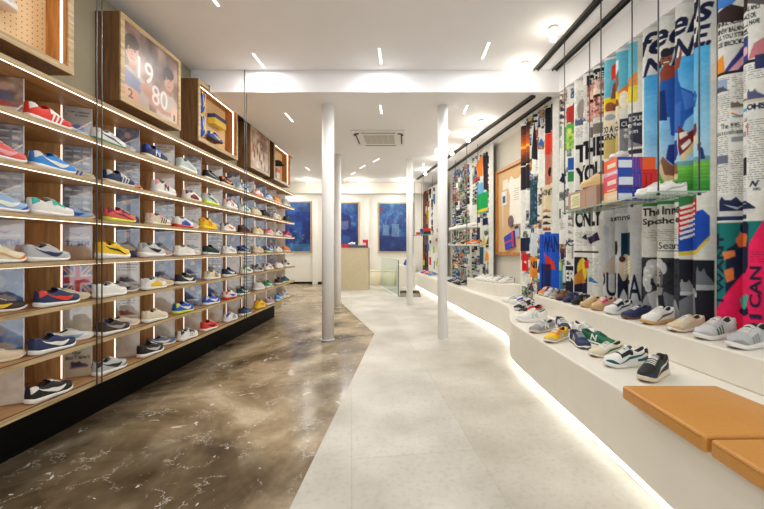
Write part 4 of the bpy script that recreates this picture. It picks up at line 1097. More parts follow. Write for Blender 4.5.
# ------------------------------------------------------------------ hanging glass shelves
def glass_shelf(pts,z,label,rods,zt,name='hanging_glass_shelf'):
    cx=sum(p[0] for p in pts)/4; cy=sum(p[1] for p in pts)/4
    e=empty(name,(cx,cy,z),label,'glass shelf','glass shelves hung from the rails')
    b=MB(); b.prism(pts,z-.005,z+.005); b.build('glass_pane',M_glass,e)
    b=MB()
    for i in range(4):
        p,q=pts[i],pts[(i+1)%4]; b.slab(p,q,.0035,z-.0052,z+.0052)
    b.build('polished_edge',mat('glass_edge',(150,176,166),.2),e)
    for x,y in rods:
        b=MB(); b.tube([(x,y,z-.02),(x,y,zt)],.0052,8); r=b.build('rod',M_rod,e,True)
        b=MB(); b.lathe([(.011,z-.018),(.011,z-.0055)],x,y,10); b.build('clamp',M_dark,r)
    return e
G1=H+.353
glass_shelf([(1.62,2.42),(1.92,2.42),(1.905,3.94),(1.625,3.94)],G1,'clear glass shelf hung on six rods before the near curtains',[(1.64,2.46),(1.905,2.46),(1.64,3.18),(1.90,3.18),(1.638,3.9),(1.895,3.9)],ZC-.012)
glass_shelf([(1.10,6.88),(1.36,6.88),(1.14,8.35),(.86,8.35)],G1,'upper glass shelf with white shoes behind the near bench pillar',[(1.13,6.95),(1.33,6.95),(.90,8.28),(1.10,8.28)],ZL-.012)
glass_shelf([(1.10,6.88),(1.36,6.88),(1.14,8.35),(.86,8.35)],H+.02,'lower glass shelf behind the near bench pillar, under the other',[(1.115,6.90),(1.345,6.90),(.885,8.33),(1.12,8.33)],G1-.022)
glass_shelf([(.46,10.0),(.76,10.0),(.52,11.1),(.22,11.1)],G1-.02,'farthest glass shelf carrying red and blue boxes',[(.48,10.05),(.72,10.05),(.28,11.02),(.48,11.02)],ZL-.012)
zg=G1+.0056
# boxes on the near glass shelf
def pbox(x0,x1,y0,y1,z0,z1,label,end,face,stripes,lab=None):
    e=empty('shoe_box',((x0+x1)/2,(y0+y1)/2,z0),label,'box','stacked shoe boxes on the glass shelf')
    def m(c): return mat('carton_%d_%d_%d'%c,c,.5,var=.02)
    b=MB()
    b.v=[(x0,y0,z0),(x1,y0,z0),(x1,y1,z0),(x0,y1,z0),(x0,y0,z1),(x1,y0,z1),(x1,y1,z1),(x0,y1,z1)]
    b.f=[[0,3,2,1],[4,5,6,7],[0,1,5,4],[1,2,6,5],[2,3,7,6],[3,0,4,7]]; b.mi=[1,1,0,1,1,1]
    b.build('carton',[m(face),m(end)],e)
    W=x1-x0
    for u0,u1,c in stripes:
        q=MB(); q.box(x0+W*u0,x0+W*u1,y0-.0015,y0-.0002,z0+.001,z1-.001); q.build('printed_stripe',m(c),e)
    if lab:
        q=MB(); q.box(x0+W*.03,x0+W*.38,y0-.003,y0-.0017,z0+(z1-z0)*.15,z0+(z1-z0)*.75); q.build('size_label',mat('label_paper',(222,230,236),.6),e)
    q=MB(); h=z1-z0; q.box(x0-.002,x0-.0002,y0+.02,y0+.02+(y1-y0)*.6,z0+h*.28,z0+h*.62); q.build('end_label',mat('label_cream',(240,222,196),.6),e)
    q=MB(); q.box(x0-.004,x1+.004,y0-.0055,y0-.0032,z1-.03,z1-.003); q.box(x0-.0045,x0-.0022,y0-.003,y1,z1-.03,z1-.003)
    return e
OR=(238,92,26); BL=(30,70,170); RD=(216,34,30); PK=(226,70,96); CR=(240,204,160)
st1=[(.40,.43,(150,60,150)),(.47,.50,(190,50,60)),(.55,.58,(120,60,160)),(.60,.64,RD),(.66,.99,OR)]
st2_=[(.36,.39,(190,50,80)),(.45,.48,(120,60,160)),(.53,.55,(190,50,60)),(.60,.98,RD),(.70,.715,(150,20,24)),(.82,.835,(150,20,24))]
bx0,bx1,by0,by1=1.655,1.96,2.965,3.165
pbox(bx0,bx1,by0,by1,zg,zg+.082,'lowest box of the stack, cream end and blue front',CR,BL,[(.3,.33,(120,60,160)),(.5,.52,RD)],True)
pbox(bx0,bx1,by0+.004,by1,zg+.083,zg+.110,'flat orange-ended box under the pink-ended box of the stack',OR,BL,[(.4,.43,(120,60,160)),(.62,.98,RD)])
pbox(bx0,bx1+.01,by0-.004,by1,zg+.111,zg+.213,'pink-ended box with blue and red front, middle of the stack',PK,BL,st2_,True)
pbox(bx0,bx1+.015,by0-.006,by1,zg+.214,zg+.246,'thin pale violet-ended box under the top orange one',(226,170,214),BL,[(.45,.48,(120,60,160)),(.58,.99,RD)])
pbox(bx0,bx1-.005,by0,by1,zg+.247,zg+.345,'top orange shoe box of the stack with blue striped front',OR,BL,st1,True)
gg='shoes on the near glass shelf'
rshoe(1.66,3.05,zg+.3458,D(215),'white sneaker standing on top of the shoe box stack','white','white',LN,'ltgrey',None,None,'slim',gg,scale=.85)
rshoe(1.68,2.62,zg,D(190),'white sneaker before the shoe boxes, the nearer one','white','white',LN,'silver','ltgrey',None,'slim',gg,scale=1)
rshoe(1.70,2.78,zg,D(190),'white sneaker right before the shoe boxes, the farther one','white','white',LN,'silver','ltgrey',None,'chunky',gg,scale=1)
e=empty('kraft_box',(1.76,3.58,zg),'long kraft cardboard box tied with cord on the glass shelf','box')
b=MB(); b.box(1.66,1.885,3.30,3.87,zg,zg+.18); b.build('carton',mat('kraft',(178,148,132),.8,var=.05,scale=40),e,bevel=.003)
b=MB()
for yy in (3.50,): b.box(1.657,1.6598,yy-.008,yy+.008,zg,zg+.182); b.box(1.657,1.887,yy-.008,yy+.008,zg+.1802,zg+.183)
b.build('cord',mat('orange_cord',(212,138,84),.7),e)
b=MB(); b.slab((1.6575,3.60),(1.6575,3.80),.0015,zg+.02,zg+.155); o=b.build('paper_note',mat('yellow_note',(232,228,178),.7),e)
b=MB()
for k in range(6): b.slab((1.6560,3.62),(1.6560,3.78-.02*(k%3)),.001,zg+.045+.016*k,zg+.049+.016*k)
b.build('handwriting',mat('pencil',(130,130,118),.8),o)
rshoe(1.675,3.60,zg+.1842,D(-250),'beige suede shoe lying on the kraft box','sand','tan',None,'white','tan',None,'slim',gg,scale=1.25,lace='tan')
rshoe(1.66,3.22,zg,D(185),'cream shoe squeezed between kraft box and box stack','cream','cream',None,'white',None,None,'slim',gg,scale=.6)
# white shoes on the upper far glass shelf, bits on the lower
for i in range(5):
    y=7.05+.28*i; x=1.15-.16*(y-6.9)
    rshoe(x,y,zg,D(190),'%s white shoe from the near end of the upper far glass shelf'%ORD[i],'white','white',K,('silver','navy','black','red','silver')[i],None,None,'slim','white shoes on the upper far glass shelf')
for i in range(5):
    y=7.10+.28*i; x=1.15-.16*(y-6.9)
    rshoe(x,y,H+.0256,D(190),'%s shoe from the near end of the lower far glass shelf, %s'%(ORD[i],('orange','black','tan','navy','grey')[i]),('orange','black','tan','navy','grey')[i],'white',K,'white',None,None,'chunky','shoes on the lower far glass shelf')
z0=G1-.02+.0056
for i,(x,y,c,l,zo) in enumerate(((.50,10.10,(206,40,40),'red box on the farthest glass shelf, on the black box',.081),(.50,10.10,(30,30,34),'black box under the red one, farthest glass shelf',0),(.42,10.42,(40,80,170),'blue box on the farthest glass shelf, on the grey box',.081),(.42,10.42,(110,110,114),'grey box under the blue one, farthest glass shelf',0),(.315,10.715,(206,40,60),'crimson box at the rear of the farthest glass shelf',0))):
    shoebox(x,x+.19,y,y+.28,z0+zo,z0+zo+.08,l,c,c,'boxes on the farthest glass shelf')

# ------------------------------------------------------------------ framed cork board
def wx(y): return RX(y)+.16
fr=empty('framed_board',(wx(6.3),6.3,1.1),'large oak framed corkboard with a white tee between the curtains','framed board')
ya,yb_,za,zb=5.2,6.98,H-.14,H+1.385; ux=Vector((-.15,1,0)).normalized(); nn=Vector((-1,-.15,0)).normalized()
def fpt(y,d): return (wx(y)+nn.x*d, y+nn.y*d)
def fslab(b,y0,y1,d0,d1,z0,z1):
    p=[fpt(y0,d0),fpt(y1,d0),fpt(y1,d1),fpt(y0,d1)]; b.prism(p,z0,z1)
t=.055
b=MB(); fslab(b,ya,ya+t,.001,.06,za,zb); fslab(b,yb_-t,yb_,.001,.06,za,zb); fslab(b,ya+t,yb_-t,.001,.06,za,za+t); fslab(b,ya+t,yb_-t,.001,.06,zb-t,zb)
b.build('frame',M_niche,fr,bevel=.003)
b=MB(); fslab(b,ya+t,yb_-t,.002,.02,za+t,zb-t); b.build('board',mat('cork_board',(214,176,126),.8,var=.05,scale=60),fr)
def pinned(name,label,cat,pts,c,th=.004,d=.0215,group='things pinned on the corkboard',extra=None):
    """pts in (y,z)"""
    b=MB(); n=len(pts)
    f0=[(*fpt(y,d),z) for y,z in pts]; f1=[(*fpt(y,d+th),z) for y,z in pts]
    b.v=f0+f1; b.f=[list(range(n)),list(range(2*n-1,n-1,-1))]+[[i,(i+1)%n,n+(i+1)%n,n+i] for i in range(n)]; b.mi=[0]*(n+2)
    o=b.build(name,mat('pin_%d_%d_%d'%c,c,.75,var=.02),None,fix=True); tag(o,label,cat,group)
    for (nm,pp,cc) in (extra or []):
        q=MB(); m=len(pp); f0=[(*fpt(y,d+th+.0004),z) for y,z in pp]; f1=[(*fpt(y,d+th+.0014),z) for y,z in pp]
        q.v=f0+f1; q.f=[list(range(m)),list(range(2*m-1,m-1,-1))]+[[i,(i+1)%m,m+(i+1)%m,m+i] for i in range(m)]; q.mi=[0]*(m+2)
        q.build(nm,mat('pin_%d_%d_%d'%cc,cc,.75),o,fix=True)
    return o
def R_(y0,z0,y1,z1): return [(y0,z0),(y1,z0),(y1,z1),(y0,z1)]
ln=[('printed_line',R_(6.08,2.02+.035*k,6.26-.03*(k%2),2.027+.035*k),(150,150,150)) for k in range(6)]
pinned('t_shirt','white tee with small grey print pinned in the corkboard middle','t-shirt',[(5.98,1.62),(6.44,1.62),(6.40,2.12),(6.50,2.30),(6.36,2.44),(6.24,2.36),(6.06,2.36),(5.94,2.46),(5.78,2.3),(5.90,2.14)],(236,232,218),.008,d=.0245,extra=ln)
pinned('identity_pass','small white pass hanging on a strap, corkboard top left','pass',R_(6.56,1.98,6.76,2.22),(226,228,228),.006,extra=[('printed_panel',R_(6.60,2.02,6.72,2.14),(70,80,110))])
pinned('strap','pale strap below the small white pass','strap',R_(6.70,1.60,6.73,1.975),(216,212,200),.003)
pinned('ticket','pale ticket behind the top of the tee','ticket',R_(6.50,2.25,6.72,2.42),(230,224,206),.002)
pinned('striped_bag','blue drawstring bag with red edge at the corkboard foot','bag',[(6.20,1.26),(6.55,1.20),(6.62,1.42),(6.24,1.52)],(40,64,170),.03,extra=[('red_edge',[(6.20,1.26),(6.27,1.25),(6.31,1.50),(6.24,1.52)],(206,40,60)),('cross_stripe',[(6.24,1.36),(6.58,1.30),(6.59,1.325),(6.25,1.385)],(210,60,90))])
pinned('photo_card','brown photo card at the lower right of the corkboard','photo',[(5.66,1.22),(5.98,1.26),(5.96,1.62),(5.68,1.58)],(72,52,44),.003)
pinned('round_badge','round purple-brown badge below the tee','badge',[(6.36+.10*math.cos(a),1.68+.10*math.sin(a)) for a in [k*PI/8 for k in range(16)]],(112,84,96),.012,d=.0335)
pinned('paper_bag','folded brown paper bag right of the tee','paper bag',[(5.52,1.85),(5.80,1.78),(5.86,2.2),(5.56,2.28)],(196,158,104),.01,d=.034)
pinned('sock','navy and white sock hanging right of the round badge','sock',[(6.02,1.42),(6.14,1.40),(6.20,1.58),(6.06,1.60)],(170,180,200),.012,d=.034,extra=[('cuff',[(6.06,1.55),(6.19,1.54),(6.20,1.58),(6.06,1.60)],(30,44,90))])
pinned('cap_badge','black and silver emblem pinned above the paper bag','emblem',[(5.70,2.30),(5.86,2.24),(5.92,2.44),(5.76,2.52)],(60,60,66),.012,d=.034)

# ------------------------------------------------------------------ back of the shop
M_cnt=mat('counter_limestone',(206,192,160),.55,var=.05,scale=20)
e=empty('sales_counter',(-1.55,11.15,0),'plain sand-coloured counter near the back wall','counter')
b=MB(); b.box(-2.07,-1.06,10.92,11.42,T+.0005,1.205); b.build('counter_body',M_cnt,e,bevel=.006)
b=MB(); b.box(-2.08,-1.05,10.91,11.43,1.2055,1.225); b.build('counter_top',M_cnt,e,bevel=.003)
zc=1.2256
shoebox(-2.05,-1.83,11.0,11.3,zc,zc+.10,'orange-red shoe box on the counter beside the pillar',(226,84,50),(230,90,50),'boxes on the counter')
shoebox(-1.82,-1.62,11.0,11.28,zc,zc+.10,'crimson shoe box on the counter beside the orange-red one',(190,34,54),(206,44,60),'boxes on the counter')
b=MB(); b.box(-1.60,-1.14,10.98,11.28,zc,zc+.075); tag(b.build('tray',mat('slate_tray',(78,86,90),.5),None,bevel=.01),'slate grey tray lying on the counter','tray')
rshoe(-1.98,11.12,zc+.1006,D(0),'white sneaker on the orange-red box on the counter','white','white',K,'silver',None,None,'slim','sneakers on the counter',scale=.7)
rshoe(-1.66,11.12,zc+.1006,D(180),'white sneaker on the crimson box on the counter','white','white',K,'red',None,None,'slim','sneakers on the counter',scale=.7)
rshoe(-1.36,11.14,zc+.0756,D(160),'pale pink sneaker lying on the slate tray on the counter','pink','white',K,'white',None,None,'slim','sneakers on the counter',scale=.8)
e=empty('card_holder',(-1.19,11.32,zc),'small stand with a white and red card on the counter','card stand')
b=MB(); b.box(-1.27,-1.09,11.30,11.34,zc,zc+.02); b.build('foot',M_dark,e)
b=MB(); b.box(-1.26,-1.10,11.315,11.325,zc+.02,zc+.24); b.build('red_card',mat('red_card',(196,36,36),.5),e)
b=MB(); b.box(-1.26,-1.10,11.315,11.325,zc+.24,zc+.46); b.build('white_card',mat('white_card',(226,226,222),.5),e)
# blue posters
def blue_poster(x0,x1,z0,z1,label,seed,style):
    global RNG; RNG=np.random.default_rng(seed); random.seed(seed)
    e=empty('framed_poster',((x0+x1)/2,12.86,z0),label,'poster','blue framed posters on the back wall')
    t=.045
    b=MB(); b.box(x0,x0+t,12.855,12.899,z0,z1); b.box(x1-t,x1,12.855,12.899,z0,z1); b.box(x0+t,x1-t,12.855,12.899,z0,z0+t); b.box(x0+t,x1-t,12.855,12.899,z1-t,z1); b.build('frame',M_oaky,e)
    w=x1-x0-2*t; h=z1-z0-2*t; cv=Canvas(0,w,0,h,100,150,(30,60,140))
    cv.blotch(0,0,w,h,[(14,26,86),(24,54,140),(40,96,176),(110,160,200)] if style!=1 else [(10,20,80),(24,48,130),(34,80,160),(90,150,190)],22)
    cv.blotch(0,h*.8,w,h,[(30,60,110),(70,120,150),(20,50,120)],14,.5)
    if style==0:
        for k in range(16):
            x=random.uniform(.05,w-.05); y=random.uniform(.35,.75); cv.ell(x,y,.03,.035,(120,150,190),al=.6); cv.poly([(x-.05,y-.3),(x-.04,y-.04),(x+.04,y-.04),(x+.05,y-.3)],random.choice([(20,40,120),(70,110,170),(16,30,90)]),.6)
        cv.rect(0,0,w,.25,(90,170,210),.5); cv.rect(w*.2,1.0,w*.8,1.25,(26,50,120),.6)
    elif style==1:
        cv.poly([(w*.2,0),(w*.25,h*.3),(w*.45,h*.42),(w*.7,h*.42),(w*.95,h*.28),(w,0)],(24,60,140),.7); cv.ell(w*.55,h*.58,w*.17,h*.13,(120,130,170),al=.75); cv.ell(w*.55,h*.70,w*.2,h*.07,(24,40,100),al=.85); cv.ell(w*.72,h*.6,w*.05,h*.11,(24,40,100),al=.8)
        cv.poly([(w*.4,h*.1),(w*.52,h*.35),(w*.75,h*.3),(w*.62,h*.1)],(80,120,180),.5); cv.ell(w*.35,h*.2,w*.1,h*.09,(100,150,190),al=.5)
    else:
        for k,(fx,fy,s) in enumerate(((.5,.62,1.2),(.2,.6,1),(.82,.66,1),(.35,.78,.8),(.66,.8,.8))):
            x=w*fx;y=h*fy; cv.ell(x,y,.05*s,.06*s,(110,130,180),al=.8); cv.poly([(x-.11*s,y-.42*s),(x-.1*s,y-.06*s),(x+.1*s,y-.06*s),(x+.11*s,y-.42*s)],(130,170,205) if k<2 else (40,80,150),.75)
            cv.poly([(x-.1*s,y-.1*s),(x-.2*s,y+.12*s),(x-.16*s,y+.14*s),(x-.05*s,y-.08*s)],(120,150,190),.6)
        cv.rect(0,h*.34,w,h*.355,(110,150,200),.6); cv.rect(0,0,w,h*.3,(16,34,110),.5); cv.ell(w*.08,h*.86,.06,.09,(150,60,80),al=.7)
    cv.a*=.82; cv.grain(.12,4); flat_print('print',cv,(x0+t,12.868,z0+t),(1,0,0),(0,0,1),M_poster,e,.004)
PZ0,PZ1=H-.19,H+1.56
blue_poster(-4.32,-3.155,PZ0,PZ1,'blue crowd poster in a wooden frame, left behind the shelving end',21,0)
blue_poster(-2.66,-1.545,PZ0-.02,PZ1-.03,'blue portrait poster in a wooden frame above the counter',22,1)
blue_poster(-.915,.27,PZ0,PZ1-.05,'blue team poster in a wooden frame right of the counter',23,2)
# stools, rear bench, balustrade
M_stool=mat('stool_felt',(222,216,186),.8,var=.03)
for i,(x,l) in enumerate(((-.98,'round pale stool beside the sales counter'),(-.50,'round pale stool behind the glass balustrade'))):
    e=empty('round_stool',(x,12.45,0),l,'stool','pale round stools by the back wall')
    b=MB(); b.lathe([(.20,T+.0005),(.205,.02),(.205,.44)],x,12.45,28); b.build('body',M_stool,e,True)
    b=MB(); b.lathe([(.205,.4405),(.205,.475),(.19,.488)],x,12.45,28); b.build('seat',M_stool,e,True)
b=MB(); b.box(-.25,.36,12.2,12.85,T+.0005,.66); tag(b.build('rear_bench',M_bench,None,bevel=.01),'low cream bench block against the back wall behind the stairwell','bench')
b=MB(); b.lathe([(.05,.6605),(.07,.68),(.07,.74),(.03,.78),(.03,.84)],.02,12.3,16); tag(b.build('bottle',mat('blue_bottle',(60,90,160),.3),None,True),'small blue bottle on the low rear bench','bottle')
e=empty('glass_balustrade',(-.4,10.6,0),'clear glass balustrade beside the stairwell opening','balustrade')
p,q=(-.165,9.46),(-.72,11.76)
b=MB(); b.slab(p,q,.016,T+.021,.925); b.build('glass_pane',M_glass,e)
b=MB(); b.slab(p,q,.05,T+.0005,T+.02); b.build('floor_channel',M_white,e)
b=MB(); b.slab((p[0]+.003,p[1]-.012),(p[0],p[1]-.001),.018,T+.021,.925); b.build('front_edge',mat('dark_glass_edge',(52,66,62),.2),e)
b=MB(); b.slab(p,q,.018,.9252,.932); b.build('top_edge',mat('glass_edge',(150,176,166),.2),e)
# ------------------------------------------------------------------ printed curtains on the right
RNG=np.random.default_rng(5); random.seed(5)
CK=2.66
def Zc(px,py): return H+(247-py)*CK/(px-348)          # height on the curtain line of a measured photo point
def q(px,py): return (px,Zc(px,py))
def TY(p): return np.array((F*CK/(p[0]-348.0),p[1]))   # measured column -> distance along the curtain
def curtain(y0,y1,z0,z1,label,art,dz=.0048,n=32,lam=.165,line=None,bg=(226,226,218),T=TY,amp=.085):
    line=line or (lambda s:(2.66-.15*s,s,-.989,-.148))
    waves=max(1,round((y1-y0)/lam)); lam=(y1-y0)/waves
    nf=int(n*.68); ph=np.concatenate([np.linspace(0,.5,nf,endpoint=False),np.linspace(.5,1,n-nf,endpoint=False)])
    g=np.interp(ph,[0,.05,.5,1],[0,.03,.97,1])
    P=np.concatenate([i+ph for i in range(waves)]+[[waves]]); U=np.concatenate([i+g for i in range(waves)]+[[waves]])
    s=y0+lam*P; o=amp*((1-np.cos(2*PI*P))/2)**.62
    ny=int((z1-z0)/dz); zz=np.linspace(z0,z1,ny)
    cv=Canvas(0,1,z0,z1,len(U),ny,bg,T); cv.x=y0+lam*U
    art(cv); cv.grain(.05,4); cv.grain(.05,26)
    L=np.array([line(a) for a in s]); X=L[:,0]+L[:,2]*o; Y=L[:,1]+L[:,3]*o
    # folds loosen slightly towards the hem
    loose=(1+.18*(1-(zz-z0)/(z1-z0)))[:,None]
    XX=L[None,:,0]+L[None,:,2]*o[None]*loose; YY=L[None,:,1]+L[None,:,3]*o[None]*loose
    pos=np.stack([XX,YY,np.repeat(zz[:,None],len(s),1)],2)
    mid=line((y0+y1)/2); e=empty('printed_curtain',(mid[0],mid[1],z0),label,'curtain','printed curtains along the right wall')
    grid_mesh('fabric',pos,cv.a,M_art,e)
    k=np.stack([L[:,0]+L[:,2]*(o+.0025),L[:,1]+L[:,3]*(o+.0025)],1)
    hp=np.stack([np.concatenate([k,np.full((len(s),1),z)],1) for z in (z1-.025,z1+.004)],0)
    grid_mesh('heading_tape',hp,np.full((2,len(s),3),224.0),M_art,e)
    return e
def busy(cv,px0,px1,py0,py1,pal,n=60,bg=None):
    """advert collage: blocks, shoes, copy and bars (measured photo columns / rows)"""
    if bg is not None:
        cv.poly([q(px0,py0),q(px1,py0),q(px1,py1),q(px0,py1)],bg)
    PH=[[(44,48,62),(120,124,132),(206,206,204)],[(70,50,44),(150,110,90),(214,196,180)],[(30,44,84),(90,120,160),(196,206,212)],[(30,32,38),(110,108,110),(222,220,214)],[(60,70,60),(120,140,110),(210,206,190)]]
    for k in range(n):
        x=random.uniform(px0,px1-2); w_=random.uniform(2.5,7); y=random.uniform(py0,py1); h=random.uniform(3,14); c=random.choice(pal)
        x1=min(x+w_,px1); Z0,Z1=Zc((x+x1)/2,y+h),Zc((x+x1)/2,y); t=random.random()
        if t<.05: cv.rect(x,Z0,x1,Z1,c)
        elif t<.42: cv.blotch(x,Z0,x1,Z1,random.choice(PH),5); cv.ell((x+x1)/2,(Z0+Z1)/2,w_*.25,(Z1-Z0)*.2,c,al=.8)
        elif t<.66:
            for j in range(random.randint(1,4)): cv.sneaker(x,Z0+.09*j,x1,Z0+.09*j+.06,c,random.choice([(226,226,220),(60,60,64)]))
        elif t<.90: cv.copy_lines(x,Z0,x1,Z1,(70,70,76))
        else: cv.poly([(x,Z0),(x1,Z0),((x+x1)/2,Z1)],c)
NV=(30,36,66); WH=(230,230,222); DK=(34,34,40)
def art1(cv):
    # shoe photographs, advert words, columns of print
    cv.poly([q(719,0),q(744,-8),q(733,10),q(719,18)],(72,132,208)); cv.poly([q(719,20),q(733,8),q(747,6),q(747,18),q(732,26),q(719,31)],(62,46,46))
    cv.poly([q(747,2),q(768,-8),q(768,6),q(747,12)],(96,90,92))
    z=Zc(720,36)
    for k,t in enumerate(('NIKE, ADIDAS AND','NEW BALANCE OR','S, YOU STILL HAVE','SE BROOKS.')):
        x1=(762,758,762,748)[k]; cv.textbox(t,719.5,z-.046*k,x1,z-.046*k+.035,(36,36,42),bold=.03)
    z=Zc(730,75)
    cv.poly([(719,z),(719,z+.10),(725,z+.12),(727,z)],(240,150,50)); cv.poly([(726,z),(745,z+.16),(748,z+.16),(748,z)],(52,62,130)); cv.poly([(731,z),(746,z+.1),(748,z+.06),(740,z)],(222,170,180))
    cv.poly([(748,z),(756,z+.10),(768,z+.13),(768,z+.02)],(196,120,130)); cv.rect(719,z-.02,768,z,(40,40,44))
    cv.copy_lines(719,Zc(725,125),732,z-.03); cv.copy_lines(734,Zc(740,100),746,z-.03); cv.copy_lines(748,Zc(755,84),768,z-.03)
    cv.rect(719,Zc(725,95),730,Zc(725,84),(150,170,196)); cv.rect(757,Zc(760,72),768,Zc(760,58),(52,58,96))
    cv.sneaker(747,Zc(755,106),768,Zc(755,92),(86,92,124),(210,196,176)); cv.textbox('OHS',747,Zc(755,113),768,Zc(755,107),NV,bold=.05)
    cv.sneaker(719,Zc(725,98),731,Zc(725,90),(80,84,96)); cv.sneaker(733,Zc(740,110),747,Zc(740,101),(120,104,96),(214,210,200))
    cv.poly([q(734,118),q(747,113),q(747,116),q(736,119)],(70,160,200)); cv.poly([q(734,114),q(744,116),q(744,117),q(734,116)],(226,110,60))
    cv.textbox('The 995 is',722,Zc(730,131),747,Zc(730,126),(40,40,44),bold=.01); cv.textbox('as a comfortable',719,Zc(730,137),747,Zc(730,132.5),(40,40,44),bold=.01)
    cv.copy_lines(719,Zc(725,195),731,Zc(725,140)); cv.copy_lines(733,Zc(740,195),746,Zc(740,150)); cv.copy_lines(748,Zc(755,182),768,Zc(755,122))
    cv.rect(719,Zc(725,166),731,Zc(725,158),(110,116,136)); cv.rect(734,Zc(740,142),746,Zc(740,137),(150,156,166)); cv.rect(747.5,Zc(748,139),749,Zc(748,127),(206,60,50)); cv.rect(745,Zc(745,178),747,Zc(745,161),(40,40,44))
    cv.textbox('N',751,Zc(756,188),762,Zc(756,182),NV,bold=.05,shear=.4); cv.textbox('995',755,Zc(758,192),763,Zc(758,189),NV,bold=.02)
    z0,z1=Zc(735,219),Zc(735,195); cv.rect(719,z0-.005,748,z1,(214,216,214)); cv.sneaker(720,z0+.02,758,z1-.01,(36,46,76),(214,214,212),(176,190,194)); cv.rect(719,z0-.012,747,z0+.016,(40,56,96))
    busy(cv,772,960,-70,420,PALX+[NV,DK],90)
    # teal and pink runner advert
    zt=Zc(735,223); cv.rect(717.5,.6,770,zt,(28,120,116))
    cv.poly([q(729,258),q(729,302),q(740,300),q(750,280),q(750,225),q(744,224),q(742,240),q(735,246),q(730,249)],(28,34,62));
    cv.poly([q(738,240),q(744,230),q(749,236),q(747,246),q(741,248)],(214,110,60)); cv.poly([q(725,252),q(737,250),q(738,256),q(727,260)],(226,134,72)); cv.poly([q(727,270),q(736,267),q(737,279),q(730,282)],(222,128,66)); cv.ell(746,Zc(746,228),4,.04,(28,34,62))
    cv.poly([(716.5,.6),q(716.5,308),q(750,266),q(750,246),q(770,214),(770,.6)],(240,36,96))
    a,b_=Zc(722,300),Zc(722,234); cv.text('I WANT',(727,a),(727,b_),(718,b_),(718,a),NV,bold=.03)
    a,b_=Zc(757,316),Zc(757,266); cv.text('I CAN',(764,a),(764,b_),(752,b_),(752,a),NV,bold=.03)
    cv.poly([q(742,300),q(746,292),q(751,294),q(748,303),q(751,312),q(744,309)],(80,170,150)); cv.poly([q(741,310),q(749,304),q(751,312),q(743,314)],NV)
    cv.textbox('adidas',753,Zc(758,318),765,Zc(758,313),NV,bold=.02); cv.copy_lines(752,Zc(757,262),768,Zc(757,252),(150,30,70))
